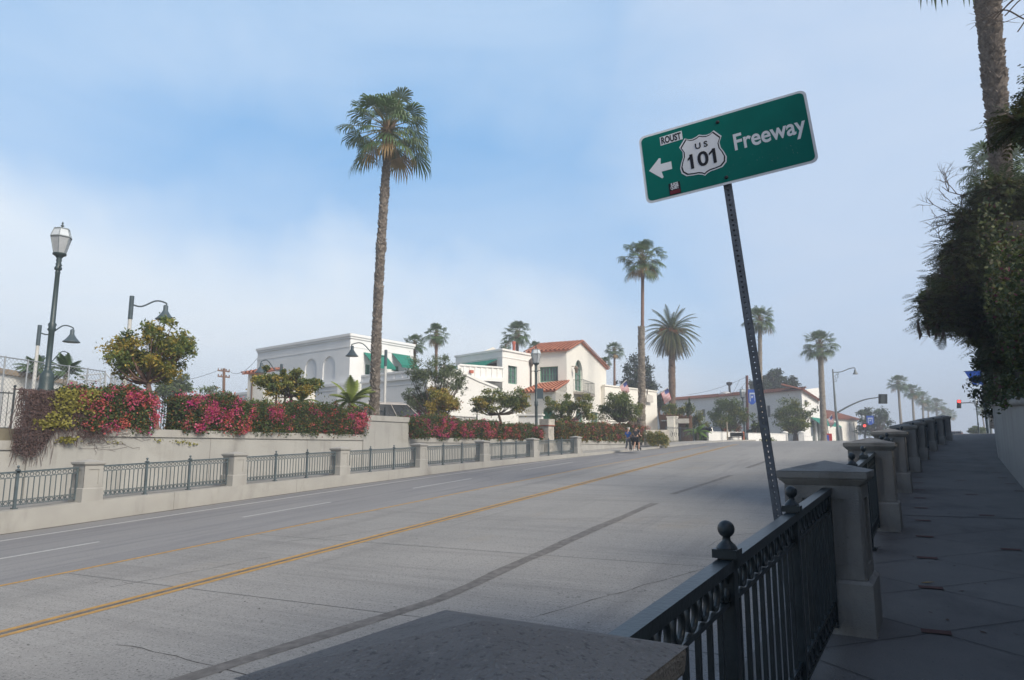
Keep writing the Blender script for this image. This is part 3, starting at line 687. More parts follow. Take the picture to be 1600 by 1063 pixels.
hedge('flowering_hedge', s_a, s_b, 1.2, .95, 1.2, 'long flowering hedge from the concrete block to the old stone pillar', [(0, .3, .1, 1.1, 300, (.3, .1, .5, .1)), (.2, .6, .2, 1.05, 280, (.5, .35, .1, .05)), (.5, 1, .6, 1.05, 120, (.3, .3, 0, .4)), (.5, 1, .1, .7, 90, (.1, .3, 0, .6))], 24000, leafs=.11, zb=2.28, group='flowering hedges on the far wall')
hedge('flowering_hedge', s_c, s_d, 1.25, 1.35, 1.2, 'far dark red hedge between the old stone pillar and the two walkers', [(0, 1, .8, 1.08, 200, (.5, .3, 0, .2)), (0, 1, .1, .8, 170, (.1, .3, 0, .6))], 22000, leafs=.13, zb=2.28, group='flowering hedges on the far wall', gm=(G7, G2, G6), gw=(.5, .25, .25))
# vine on the pier
t = thing('vine', (wallx(sA)+.1, sA, 1.0), 'leafless brown vine with yellow leaves hanging over the tall pier', 'vine')
mb = MB(); r2 = random.Random(11)
for i in range(420):
    s = r2.uniform(sA-.45, sB+.9); z = 3.50 if s < sB else 2.5; x = wallx(s)+.10; pts = [Vector((x-r2.uniform(0, .5), s, z+.02))]
    ll = r2.uniform(.5, 1.75)*(1 if s < sB else .35)
    if s < sA+.5: ll *= 1.35
    p = Vector((x, s, z-.03)); pts.append(p.copy())
    for k in range(7): p = p+Vector((r2.uniform(-.01, .03) if p.x < x+.14 else -.02, r2.uniform(-.12, .12), -ll/7)); pts.append(p.copy())
    mb.tube(pts, [.009]*3+[.006]*6, 4, caps=False)
mb.build('stems', BV, t)
n = 8500; S = rng.uniform(sA-.5, sB+.1, n); Z = 3.55-rng.uniform(0, 1, n)**.8*(1.25+.45*np.sin(S*3)+np.clip((sA+.6-S), 0, 1)*.9)
P = np.stack([np.array([wallx(s) for s in S])+.11+rng.uniform(-.03, .12, n), S, Z], 1)
mb = MB(); mb.quads(leaf_quads(P, .06, .5)); mb.build('twigs', BV, t)
cs = []; 
for i in range(115):
    s = r2.uniform(sA+.55, sB+.35); z = 3.58-abs(r2.gauss(0, .45)) 
    if s < sA+.8 and z > 3.1 and r2.random() < .5: continue
    cs.append((wallx(s)+.22, s, z))
for i in range(26): s = r2.uniform(sA+.2, sA+1.0); cs.append((wallx(s)+.2, s, r2.uniform(2.35, 2.7)))
for i in range(7): s = r2.uniform(sA+.9, sA+1.3); cs.append((wallx(s)+.2, s, r2.uniform(1.9, 2.0)))
cs = np.array(cs); P = np.repeat(cs, 14, 0)+rng.normal(size=(len(cs)*14, 3))*np.array([.05, .13, .045])
mb = MB(); mb.quads(leaf_quads(P, .10, .8)); mb.build('leaves', YL, t)
# thin runners on the wall to the right of the pier
t = thing('vine', (wallx(sB)+.1, sB+1, 2.0), 'thin bare runners with a few yellow leaves creeping over the long wall', 'vine')
mb = MB()
for i in range(15):
    p = Vector((wallx(sB)+.07, sB+r2.uniform(-.3, .4), r2.uniform(1.7, 2.35))); pts = [p.copy()]
    for k in range(r2.randint(5, 16)): p = p+Vector((0, r2.uniform(-.05, .32), r2.uniform(-.13, .11))); p.x = wallx(p.y)+.02+(.055 if p.z > 2.08 else 0); pts.append(p.copy())
    mb.tube(pts, .004, 4, caps=False)
mb.build('stems', BV, t)
cs = np.array([(wallx(sB+a)+.05, sB+a, z) for a, z in ((3.7, 1.95), (3.9, 1.92), (4.2, 1.9), (4.5, 1.86), (2.9, 1.98), (1.2, 1.9))]); P = np.repeat(cs, 16, 0)+rng.normal(size=(len(cs)*16, 3))*np.array([.03, .13, .03])
mb = MB(); mb.quads(leaf_quads(P, .08, .7)); mb.build('leaves', YL, t)
# low bush at the end of the far hedge and its old stone wall
b = at(1022, 60)
t = thing('bush', b, 'yellowing bush on a low stone wall just right of the two walkers', 'bush')
P, _ = clump_pts([((P_d(1014+i*5, 683+(i % 3)*3, 60)+Vector((0, 0, 0)))[:], (.45, .45, .62)) for i in range(6)], 5000)
mb = MB(); mb.quads(leaf_quads(P, .11, .6), rng.choice(3, 5000, p=(.4, .3, .3))); mb.build('foliage', [G1, G3, G2], t)
mb = MB(); a, c = P_d(1008, 690, 61), P_d(1044, 690, 62); a.z = c.z = 1.6; mb.bar(a+Vector((0, 0, 1.0)), c+Vector((0, 0, 1.0)), .4, 1.3); o = mb.build('stone_wall', mat('old_stone', (.42, .39, .34), .95, .35, 2.5, bump=.6)); tag(o, 'short old stone wall behind the yellowing bush', 'wall')

# ================================================================ OLD STONE PILLAR, LAMPS
sP_ = wall_x_of(856, .1); b = Vector((wallx(sP_)+.05, sP_, road_z(sP_)))
t = thing('stone_pillar', b, 'old weathered stone pillar with a brick band standing in the red hedge', 'pillar')
ang = -math.atan2(wallx(sP_+1)-wallx(sP_-1), 2); X = Vector((math.cos(ang), math.sin(ang), 0)); Y = Vector((-X.y, X.x, 0)); Z = Vector((0, 0, 1))
os_m = mat('old_stone', (.42, .39, .34), .95, .35, 2.5, bump=.6)
mb = MB(); mb.box(b+Z*1.05, (.72, .72, 2.1), (X, Y, Z)); o = mb.build('shaft', os_m, t)
mb = MB(); mb.box(b+Z*2.14, (.84, .84, .08), (X, Y, Z)); mb.build('brick_band', mat('old_brick', (.26, .10, .07), .9, .3, 6), t)
mb = MB(); mb.box(b+Z*2.40, (.80, .80, .42), (X, Y, Z)); o = mb.build('cap', os_m, t)
lampm = mat('lamp_green', (.035, .055, .058), .45, .2, 6, spec=.45); lampg = mat('lamp_milk_glass', (.36, .38, .40), .35, .12, 4, spec=.5); lampr = mat('lamp_roof_glass', (.50, .54, .57), .4, .1, 4)
def lantern_lamp(base, H, label, sign_plate=False):
    t = thing('street_lamp', base, label, 'street lamp'); b = Vector(base); k = H/5.6
    def la(name, prof, m, n=14): mb = MB(); mb.lathe(b, [(r*k, z*k) for r, z in prof], n); return mb.build(name, m, t)
    la('base', [(.24, 0), (.24, .12), (.21, .2), (.205, .5), (.19, .62), (.15, .68), (.10, .74), (.085, .86)], lampm)
    la('pole', [(.10, .86), (.085, .9), (.085, 2.0), (.13, 2.06), (.10, 2.14), (.125, 2.24), (.08, 2.3), (.068, 3.92), (.085, 3.95), (.06, 4.02)], lampm)
    la('collar', [(.06, 4.02), (.11, 4.06), (.11, 4.12), (.07, 4.18), (.09, 4.24), (.065, 4.3), (.09, 4.36), (.07, 4.42), (.12, 4.5), (.20, 4.55), (.20, 4.60)], lampm)
    mb = MB(); mb.bar(b+Vector((-.36*k, .1*k, 4.13*k)), b+Vector((.36*k, -.1*k, 4.13*k)), .03*k); mb.build('ladder_bar', lampm, t)
    n = 6; hd = MB(); rows = []
    for r, z in ((.17, 4.60), (.30, 5.15)): rows.append([b+Vector((math.cos(2*math.pi*i/n+.3)*r, math.sin(2*math.pi*i/n+.3)*r, z))*1 if k == 1 else b+Vector((math.cos(2*math.pi*i/n+.3)*r*k, math.sin(2*math.pi*i/n+.3)*r*k, z*k)) for i in range(n)])
    hd.grid(rows, closed=True, smooth=False); g = hd.build('lantern', lampg, t)
    rf = MB(); rows = [[b+Vector((math.cos(2*math.pi*i/n+.3)*r*k, math.sin(2*math.pi*i/n+.3)*r*k, z*k)) for i in range(n)] for r, z in ((.31, 5.15), (.24, 5.36), (.22, 5.42), (.05, 5.46))]
    rf.grid(rows, closed=True, smooth=False); rf.build('lantern_roof', lampr, g)
    fr = MB()
    for i in range(n):
        a = 2*math.pi*i/n+.3; c, s = math.cos(a), math.sin(a)
        fr.bar(b+Vector((c*.175*k, s*.175*k, 4.6*k)), b+Vector((c*.305*k, s*.305*k, 5.15*k)), .02*k); fr.bar(b+Vector((c*.31*k, s*.31*k, 5.15*k)), b+Vector((c*.225*k, s*.225*k, 5.42*k)), .018*k)
        a2 = 2*math.pi*(i+1)/n+.3
        for r, z, w in ((.31, 5.15, .03), (.225, 5.42, .03), (.175, 4.6, .03)): fr.bar(b+Vector((c*r*k, s*r*k, z*k)), b+Vector((math.cos(a2)*r*k, math.sin(a2)*r*k, z*k)), w*k)
    fr.build('lantern_frame', mat('lamp_frame', (.22, .25, .26), .5, .15, 6), g)
    la('finial', [(.05, 5.46), (.02, 5.5), (.06, 5.54), (.015, 5.58), (.035, 5.62), (.01, 5.68)], lampm, 8)
    if sign_plate: mb = MB(); mb.box(b+Vector((.20, .05, 2.75))*k, (.44*k, .03, .62*k), (Vector((.9, .43, 0)), Vector((-.43, .9, 0)), Vector((0, 0, 1)))); mb.build('sign_plate', mat('sign_back', (.05, .075, .09), .5, .1, 5), t)
    return t
sL = wall_x_of(73, -.3); p0 = P_x(72, 603, wallx(sL)-.3); ptop = P_x(96, 350, wallx(sL)-.3)
lantern_lamp((p0.x, p0.y, 3.44), ptop.z-3.44, 'ornate dark green street lamp standing on the vine covered pier')
p = P_d(838, 660, 50.5); p.z = 2.3; q = P_d(838, 542, 50.5)
lantern_lamp(p, q.z-2.3, 'ornate dark green street lamp with a small sign plate in front of the white house', True)
p = P_d(1164, 690, 96); p.z = 2.5; q = P_d(1160, 606, 96); lantern_lamp(p, q.z-2.5, 'ornate street lamp with a hanging blue banner, partly behind the leaning sign post')
p = P_d(1530, 680, 90); p.z = 2.6; lantern_lamp(p, 4.4, 'small far lantern street lamp beyond the crest of the right sidewalk')
p = P_d(1351, 685, 130); p.z = 2.5; q = P_d(1351, 648, 130); lantern_lamp(p, q.z-2.5, 'far lantern street lamp beside the small blue banner left of the pillars')
bellm = mat('bell_lamp', (.06, .085, .10), .45, .2, 5)
def goose(u, v, ul, vl, z, label, group='gooseneck lamps of the parking lot', pale=True):
    top = P_z(u, v, z); d = math.hypot(top.x, top.y); end = P_d(ul, vl, d); b = Vector((top.x, top.y, ground_z(top.y)))
    t = thing('gooseneck_lamp', b, label, 'street lamp', group)
    mb = MB(); mb.tube([b, top], [.10, .075], 8); mb.build('pole', mat('pale_pole', (.50, .50, .48), .6, .1, 3) if pale else bellm, t)
    mb = MB(); mb.tube([top+Vector((0, 0, -.9)), top+Vector((0, 0, .12))], .095, 8); mb.build('pole_sleeve', bellm, t)
    a = top+Vector((0, 0, -.25)); D = end-a; D.z = 0; hz = end.z+.55; P_ = [a, a+D*.3+Vector((0, 0, (hz-a.z)*-.0-.05)), a+D*.7+Vector((0, 0, hz-a.z+.06)), Vector((a.x+D.x, a.y+D.y, hz)), Vector((a.x+D.x, a.y+D.y, hz-.15))]
    mb = MB(); mb.tube(smooth_path(P_, 6), .035, 6); mb.build('arm', bellm, t)
    c = Vector((end.x, end.y, end.z-.2)); mb = MB(); mb.lathe(c, [(.39, 0), (.40, .03), (.33, .08), (.22, .22), (.13, .36), (.10, .42), (.10, .62), (.06, .66)], 14); mb.build('lamp_shade', bellm, t)
goose(206, 467, 258, 493, 8.1, 'tall pale gooseneck lamp rising behind the small yellowing tree')
goose(62, 512, 112, 529, 7.6, 'pale gooseneck lamp just behind the ornate lamp at left')
goose(67, 559, 106, 566, 7.2, 'farther gooseneck lamp low behind the chain link fence')
goose(603, 550, 550, 552, 7.6, 'gooseneck lamp with its arm to the left beside the tall palm trunk')
goose(440, 572, 408, 578, 7.0, 'gooseneck lamp over the flat crowned tree in front of the grey white wall')

# ================================================================ PALMS
def fan_leaf(c, dirv, pl, fr, mi, mb, droop=.5, nseg=18, spread=1.75, w=.055, rr=random):
    """petiole from c along dirv, then a fan of folded segments with hanging tips"""
    D = dirv.normalized(); up = Vector((0, 0, 1)); S = D.cross(up)
    S = S.normalized() if S.length > .05 else Vector((1, 0, 0)); U = S.cross(D).normalized()
    sag = -up*pl*.10; h = c+D*pl+sag
    mb.bar(c, c+D*pl*.5+sag*.2, .045, .03, mi=0); mb.bar(c+D*pl*.5+sag*.2, h, .035, .025, mi=0)
    tilt = rr.uniform(-.25, .25); S = (S*math.cos(tilt)+U*math.sin(tilt)); U = S.cross(D).normalized()
    for i in range(nseg):
        a = -spread+2*spread*(i+.5)/nseg; L_ = fr*(1-.28*abs(a)/spread)*rr.uniform(.85, 1.1)
        dv = D*math.cos(a)+S*math.sin(a)
        side = (S*math.cos(a)-D*math.sin(a))
        p0 = h; ww = w*L_
        fold = U*(.02*(1 if i % 2 else -1))
        p1 = h+dv*L_*.5-up*droop*L_*.10+fold; p2 = h+dv*L_*.82-up*droop*L_*.38+fold; p3 = h+dv*L_*(1.0-.16*droop)-up*droop*L_*.80
        hw = L_*.5*spread/nseg*1.08
        mb.face([p0, p1-side*hw, p1+side*hw], mi); mb.face([p1-side*hw, p2-side*hw*.75, p2+side*hw*.75, p1+side*hw], mi)
        mb.face([p2-side*hw*.75, p3, p2+side*hw*.75], mi)
def fan_crown_mesh(seed, n=46, pl=(1.0, 1.6), fr=(.85, 1.15), skirt=9, dry=.16, low=-50, nseg=18, boots=40):
    r = random.Random(seed); mb = MB(); mi_leaf = [1, 2]
    for i in range(n):
        k = (i+.5)/n; el_ = R(84)-(R(84)-R(low))*k**.85; a = i*2.39996+r.uniform(-.3, .3); el_ += r.uniform(-.12, .12)
        D = Vector((math.cos(a)*math.cos(el_), math.sin(a)*math.cos(el_), math.sin(el_)))
        m = 3 if (k > 1-dry*1.6 and r.random() < .6) else r.choice(mi_leaf)
        fan_leaf(Vector((D.x*.15, D.y*.15, .35-.5*k)), D, r.uniform(*pl)*(1 if k > .15 else .75), r.uniform(*fr), m, mb, droop=.30+.65*k+r.uniform(-.1, .15), nseg=nseg, rr=r)
    for i in range(skirt):
        a = r.uniform(0, 6.28); D = Vector((math.cos(a)*.35, math.sin(a)*.35, -1))
        fan_leaf(Vector((math.cos(a)*.2, math.sin(a)*.2, -.2-r.random()*.3)), D, r.uniform(.5, 1.0), r.uniform(.7, 1.0), 3 if r.random() < .4 else 4, mb, droop=.1, nseg=10, spread=.45, rr=r)
    for i in range(boots):
        a = r.uniform(0, 6.28); z = r.uniform(-.9, .3); p = Vector((math.cos(a)*.22, math.sin(a)*.22, z)); mb.bar(p, p+Vector((math.cos(a)*.22, math.sin(a)*.22, .32)), .09, .03, mi=4)
    mb.tube([Vector((0, 0, -1)), Vector((0, 0, 0)), Vector((0, 0, .5))], [.26, .27, .1], 8, mi=4)
    me = mb.build('crown', [mat('petiole', (.16, .15, .06), .6, .2, 4), pf1, pf2, pf3, pf4]); m = me.data; bpy.data.objects.remove(me); return m
CR = [fan_crown_mesh(1, 60, pl=(.8, 1.75), fr=(.85, 1.15), skirt=10, dry=.05, low=-45, nseg=20), fan_crown_mesh(2, 48, pl=(.8, 1.5), fr=(.85, 1.15), low=-38, skirt=5, dry=.03), fan_crown_mesh(3, 44, pl=(.8, 1.5), fr=(.85, 1.15), low=-50, nseg=16, dry=.05, skirt=6), fan_crown_mesh(9, 48, pl=(.7, 1.4), fr=(.85, 1.15), low=-42, skirt=6, nseg=18, dry=.04)]
def palm_trunk(mb, pts, r0, r1, boots=0, rag=.06, seed=0, step=.16, n=12, collars=()):
    r = random.Random(seed); path = smooth_path(pts, max(6, int((pts[-1]-pts[0]).length/step/(len(pts)-1)))); rad = []; m = len(path)
    for i in range(m):
        k = i/(m-1); q = r0+(r1-r0)*k; q *= 1+r.uniform(-rag, rag)+(.22*(1-k*14) if k < .07 else 0)
        for cz, amp in collars: q *= 1+amp*math.exp(-((k-cz)/.02)**2)
        rad.append(q)
    mb.tube(path, rad, n)
    for i in range(boots):
        k = r.random(); j = min(m-2, int(k*(m-1))); p = path[j].lerp(path[j+1], r.random()); a = r.uniform(0, 6.28); q = rad[j]
        o = Vector((math.cos(a), math.sin(a), 0)); t_ = Vector((-o.y, o.x, 0)); w = q*r.uniform(.25, .42); h = r.uniform(.08, .2)
        out = q+r.uniform(.02, .085)
        mb.face([p+o*q*.95-t_*w, p+o*q*.95+t_*w, p+o*out+Vector((0, 0, h))+t_*w*.3, p+o*out+Vector((0, 0, h))-t_*w*.3])
        mb.face([p+o*q*.6-t_*w+Vector((0, 0, h*.7)), p+o*q*.95-t_*w, p+o*out+Vector((0, 0, h))-t_*w*.3]); mb.face([p+o*q*.95+t_*w, p+o*q*.6+t_*w+Vector((0, 0, h*.7)), p+o*out+Vector((0, 0, h))+t_*w*.3])
def palm(u, v, rpx, ub, d, label, ci, w_px=None, group='fan palms', trunk_m=None, boots=0, r0=None, r1=None, mid=None, rot=0, z0=None, collars=(), seed=0, crown_r=2.3, zs=1.0):
    c = P_d(u, v, d); base = P_d(ub, 690, d); base.z = ground_z(base.y)-.1 if z0 is None else z0
    t = thing('palm_tree', base, label, 'palm tree', group)
    dist = (c-CAM).length; k = rpx/1150*dist*math.cos(math.atan((700-v)/1100))/crown_r*1.04
    r0 = r0 or .30*k; r1 = r1 or .22*k; tp = c+Vector((0, 0, -.5*k))
    pts = [base, base.lerp(tp, .5)+(mid or Vector((0, 0, 0))), tp]
    mb = MB(); palm_trunk(mb, pts, r0, r1, boots=boots, seed=seed, collars=collars); mb.build('trunk', trunk_m or bark, t)
    o = bpy.data.objects.new('crown', CR[ci]); col.objects.link(o); o.parent = t; o.location = c-base; o.scale = (k, k, k*zs); o.rotation_euler = (0, 0, rot); return t
t_main = palm(607, 203, 73, 583, 40, 'tallest fan palm, rising behind the concrete wall block with a ragged grey trunk', 0, boots=2400, r0=.27, r1=.20, trunk_m=mat('main_palm_bark', (.14, .11, .09), .95, .5, 7, bump=.8, c2=(.28, .245, .21)), mid=Vector((-.15, 0, 0)), seed=3, collars=((.62, .22), (.80, .3), (.97, .25)), rot=.6)
palm(648, 537, 20, 648, 74, 'small fan palm behind the white building, left one of the pair', 1, trunk_m=barkp, rot=1, boots=200)
palm(682, 522, 22, 680, 70, 'small fan palm behind the white building, right taller one of the pair', 2, trunk_m=barkp, rot=2, boots=200)
palm(808, 521, 26, 809, 88, 'fan palm rising behind the flat roof left of the tiled gable', 1, trunk_m=barkp, rot=.2)
palm(836, 543, 14, 836, 95, 'low fan palm top peeping over the tiled roof ridge', 3, rot=2)
palm(790, 540, 11, 790, 95, 'smallest fan palm top over the flat roof left of the tiled gable', 2, rot=3)
palm(960, 547, 17, 960, 96, 'fan palm just right of the tiled gable', 1, rot=1.4, trunk_m=barkp)
palm(945, 567, 13, 946, 92, 'lower fan palm half hidden by the gable', 3, rot=.7)
palm(1004, 405, 36, 1003, 66, 'tall slender fan palm with a thick shaggy lower trunk behind the walkers', 0, rot=2.2, trunk_m=barkp, r0=.16, r1=.16, seed=8)
# shaggy lower half of that palm's trunk
tt = bpy.data.objects['palm_tree.008']; mb = MB(); b0 = tt.location; tp = P_d(1002, 512, 66); palm_trunk(mb, [Vector(b0), Vector(b0).lerp(tp, .5), tp], .33, .30, boots=900, seed=5); mb.build('lower_trunk', bark, tt)
palm(1187, 500, 29, 1188, 92, 'fan palm with its crown half behind the leaning sign post', 3, rot=3.3, boots=200)
palm(1281, 539, 28, 1288, 104, 'fan palm with a grey trunk in front of the green awning shop', 1, rot=4, boots=250, r0=.42, r1=.33)
FARP = [(1403, 599, 15, 1410, 165, 'nearest and tallest hazy palm of the far row over the pillars'), (1425, 612, 14, 1430, 190, 'second hazy palm of the far row from the left'), (1441, 622, 12, 1444, 220, 'third hazy palm of the far row from the left'),
        (1450, 634, 9, 1451, 250, 'fourth hazy palm of the far row, half hidden between two others'), (1463, 632, 11, 1464, 260, 'fifth hazy palm of the far row from the left'), (1474, 645, 11, 1474, 300, 'sixth palm of the far row, faded by the haze'), (1484, 648, 10, 1484, 340, 'farthest and faintest palm at the right end of the row')]
for i, (u, v, r_, ub, d, lb) in enumerate(FARP): palm(u, v, r_, ub, d, lb, [1, 3, 2, 1, 0, 2, 3][i], group='hazy palms of the far row', rot=i*1.3)
palm(1534, 642, 8, 1542, 190, 'very faint far palm just left of the right wall', 1, rot=2)
palm(1330, 634, 1, 1330, 300, 'tiny faded palm far up the street', 2, rot=2) if False else None
# big palm at the right edge: its crown is above the frame
b = P_d(1592, 690, 24.8); b.z = 3.0; c = P_d(1532, -110, 24.5)
t = thing('palm_tree', b, 'big rough palm trunk at the right edge, its crown mostly above the frame', 'palm tree')
mb = MB(); mid_ = P_d(1566, 300, 24.5); palm_trunk(mb, [b, mid_, P_d(1552, 100, 24.5), c], .20, .31, boots=3800, seed=4, collars=((.62, .12), (.8, .1))); mb.build('trunk', mat('dark_palm_bark', (.13, .105, .09), .95, .5, 7, bump=.8, c2=(.27, .23, .20)), t)  # this trunk's bark is darker than the common palm bark
o = bpy.data.objects.new('crown', CR[1]); col.objects.link(o); o.parent = t; o.location = c-b+Vector((0, 0, .9)); o.scale = (1.15, 1.15, 1.15); o.rotation_euler = (0, 0, 1.1)
palm(1556, 262, 52, 1560, 58, 'hazier fan palm crown showing behind the big trunk at right', 3, rot=.4, z0=3.0, group='palms above the right wall')
# date palm
def feather_crown(seed, n=125):
    r = random.Random(seed); mb = MB()
    for i in range(n):
        k = (i+.5)/n; el_ = R(82)-R(150)*k**.75; a = i*2.39996+r.uniform(-.2, .2); Lf = r.uniform(2.9, 3.5)*(1 if k < .75 else .85)
        D = Vector((math.cos(a)*math.cos(el_), math.sin(a)*math.cos(el_), math.sin(el_))); side = Vector((-math.sin(a), math.cos(a), 0))
        mi = 0 if k < .55 else (1 if k < .8 else 2); p = Vector((D.x*.25, D.y*.25, .2-.5*k)); v = D.copy(); pts = [p.copy()]; m = 14
        for j in range(m): v = (v+Vector((0, 0, -.075-.03*math.cos(el_)))).normalized(); p = p+v*Lf/m; pts.append(p.copy())
        for j in range(m):
            q = pts[j]; dq = (pts[j+1]-q)
            mb.bar(q, pts[j+1], .03, .02, mi=3)
            nn = side.cross(dq).normalized()
            for h in (.0, .33, .66):
                w0 = q+dq*h; ll = .5*math.sin(math.pi*min(1, (j+h+1.2)/(m+1.0)))**.6
                for sg in (-1, 1):
                    tip = w0+(side*sg*.62+dq.normalized()*.65-Vector((0, 0, .30+.35*k))).normalized()*ll
                    mb.face([w0, w0+dq*.30, tip], mi)
    for i in range(110):
        a = r.uniform(0, 6.28); z = r.uniform(-1.2, .3); rr_ = .36; p = Vector((math.cos(a)*rr_, math.sin(a)*rr_, z)); mb.bar(p, p+Vector((math.cos(a)*.25, math.sin(a)*.25, .35)), .14, .05, mi=3)
    for i in range(16):
        a = r.uniform(0, 6.28); p = Vector((math.cos(a)*.3, math.sin(a)*.3, .1)); q = p+Vector((math.cos(a)*1.0, math.sin(a)*1.0, r.uniform(-.2, .5)))
        mb.bar(p, q, .05, mi=4)
        for j in range(30): w_ = q+Vector((r.gauss(0, .16), r.gauss(0, .16), r.gauss(-.12, .14))); mb.face([w_, w_+Vector((.07, .02, .02)), w_+Vector((.02, .05, -.08))], 4)
    mb.tube([Vector((0, 0, -1.6)), Vector((0, 0, -.6)), Vector((0, 0, .3))], [.28, .42, .2], 10, mi=3)
    return mb.build('crown', [leafmat('date_leaf', (.05, .08, .03)), leafmat('date_leaf_olive', (.08, .09, .035)), leafmat('date_leaf_dry', (.10, .085, .045)), mat('date_base', (.16, .11, .06), .9, .3, 4), mat('date_fruit', (.42, .17, .05), .7, .3, 5)])
c = P_d(1049, 519, 86); b = P_d(1051, 690, 86); b.z = 2.3
t = thing('date_palm', b, 'broad date palm with feather leaves and orange fruit stalks behind the flags', 'palm tree')
mb = MB(); palm_trunk(mb, [b, b.lerp(c, .5), c+Vector((0, 0, -.8))], .42, .40, boots=300, seed=6, rag=.03); mb.build('trunk', mat('date_bark', (.15, .105, .08), .95, .3, 5, bump=.5), t)
o = feather_crown(4); o.parent = t; o.location = c-b; o.scale = (1.12, 1.12, 1.12)

# ================================================================ BUILDINGS
class Fac:
    """vertical facade between two plan points; hit() reads the survey"""
    def __init__(s, A, B):
        s.A = Vector((A[0], A[1], 0)); s.B = Vector((B[0], B[1], 0)); s.D = (s.B-s.A); s.len = s.D.length; s.D.normalize()
        s.N = Vector((s.D.y, -s.D.x, 0))
        if s.N.dot(CAM-s.A) < 0: s.N = -s.N
    def hit(s, u, v):
        r = ray(u, v); t = (s.A-CAM).dot(s.N)/r.dot(s.N); p = CAM+r*t; return (p-s.A).dot(s.D), p.z
    def P(s, a, z, out=0): return Vector((s.A.x+s.D.x*a+s.N.x*out, s.A.y+s.D.y*a+s.N.y*out, z))
    def box(s, mb, a0, a1, z0, z1, o0, o1, mi=None):
        mb.hexa([s.P(a0, z0, o0), s.P(a1, z0, o0), s.P(a1, z0, o1), s.P(a0, z0, o1), s.P(a0, z1, o0), s.P(a1, z1, o0), s.P(a1, z1, o1), s.P(a0, z1, o1)], mi)
    def rect(s, px):   # (u0,v0,u1,v1) -> a0,a1,z0,z1
        a0, z1 = s.hit(px[0], px[1]); a1, z0 = s.hit(px[2], px[3]); return a0, a1, z0, z1
def wall_open(mb, F, a0, a1, z0, z1, ops, depth=.22, arch=()):
    """facade with real recessed openings (a0,a1,z0,z1[,arched])"""
    xs = sorted({a0, a1}|{q for o in ops for q in o[:2]}); zs = sorted({z0, z1}|{q for o in ops for q in o[2:4]})
    for i in range(len(xs)-1):
        for j in range(len(zs)-1):
            cx, cz = (xs[i]+xs[i+1])/2, (zs[j]+zs[j+1])/2
            if any(o[0] < cx < o[1] and o[2] < cz < o[3] for o in ops): continue
            mb.face([F.P(xs[i], zs[j]), F.P(xs[i+1], zs[j]), F.P(xs[i+1], zs[j+1]), F.P(xs[i], zs[j+1])])
    for o in ops:
        b0, b1, c0, c1 = o[:4]
        if len(o) > 4 and o[4]:
            r = (b1-b0)/2; zc = c1-r; m = (b0+b1)/2; n = 8
            arc = [(m-r*math.cos(math.pi*k/n), zc+r*math.sin(math.pi*k/n)) for k in range(n+1)]
            for k in range(n):
                (p, q), (p2, q2) = arc[k], arc[k+1]
                mb.face([F.P(p, q), F.P(p2, q2), F.P(p2, c1+.0), F.P(p, c1)]); mb.face([F.P(p, q), F.P(p, q, -depth), F.P(p2, q2, -depth), F.P(p2, q2)])
            tz = zc
        else: mb.face([F.P(b0, c1), F.P(b1, c1), F.P(b1, c1, -depth), F.P(b0, c1, -depth)]); tz = c1
        mb.face([F.P(b0, c0), F.P(b0, tz), F.P(b0, tz, -depth), F.P(b0, c0, -depth)]); mb.face([F.P(b1, c0), F.P(b1, tz), F.P(b1, tz, -depth), F.P(b1, c0, -depth)])
        mb.face([F.P(b0, c0), F.P(b1, c0), F.P(b1, c0, -depth), F.P(b0, c0, -depth)])
def window(F, o, par, fm=None, nx=3, nz=3, door=False, depth=.22, gm=None, fw=.09):
    b0, b1, c0, c1 = o[:4]; fm = fm or gframe; arch = len(o) > 4 and o[4]; yo = -depth+.02
    mb = MB(); F.box(mb, b0, b1, c0, c1, yo-.06, yo-.03); w = mb.build('door' if door else 'window', gm or glassm, par)
    mb = MB(); F.box(mb, b0, b0+fw, c0, c1, yo-.03, yo+.04); F.box(mb, b1-fw, b1, c0, c1, yo-.03, yo+.04); F.box(mb, b0+fw, b1-fw, c1-fw, c1, yo-.03, yo+.038); F.box(mb, b0+fw, b1-fw, c0, c0+fw, yo-.03, yo+.038)
    for i in range(1, nx): x = b0+(b1-b0)*i/nx; wd = .05 if (nx % 2 == 0 and i == nx//2) or nx <= 3 else .02; F.box(mb, x-wd, x+wd, c0+fw, c1-fw, yo-.03, yo+.03)
    for j in range(1, nz): z = c0+(c1-c0)*j/nz; F.box(mb, b0+fw, b1-fw, z-.018, z+.018, yo-.03, yo+.025)
    mb.build('frame', fm, w); return w
def wall_box(mb, F, a0, a1, z0, z1, back): F.box(mb, a0, a1, z0, z1, -back, -.24)
def tile_roof(F, eave, ridge, m, name, par, rowsp=.32, r=.085, th=.10):
    """eave, ridge: (P0, P1) 3-D lines; barrel tiles run from ridge to eave"""
    e0, e1 = map(Vector, eave); r0, r1 = map(Vector, ridge); mb = MB()
    n = max(2, int((e1-e0).length/rowsp)); nrm = (e1-e0).cross(r0-e0).normalized()
    if nrm.z < 0: nrm = -nrm
    mb.hexa([e0-nrm*th, e1-nrm*th, r1-nrm*th, r0-nrm*th, e0, e1, r1, r0])
    for i in range(n+1):
        k = i/n; a, b = e0.lerp(e1, k), r0.lerp(r1, k); D = (b-a); L_ = D.length
        if L_ < .2: continue
        S = (e1-e0).normalized(); rows = []; m_ = max(1, int(L_/.42))
        for j in range(m_):
            p, q = a.lerp(b, j/m_), a.lerp(b, (j+1)/m_+.0); up0 = .03
            rr = [[c+S*math.cos(math.pi*t/5)*R_*1.0+nrm*(math.sin(math.pi*t/5)*R_*1.1+o) for t in range(6)] for c, R_, o in ((p, r*1.25, up0), (q, r*1.0, 0))]
            mb.grid(rr)
    return mb.build(name, m, par)
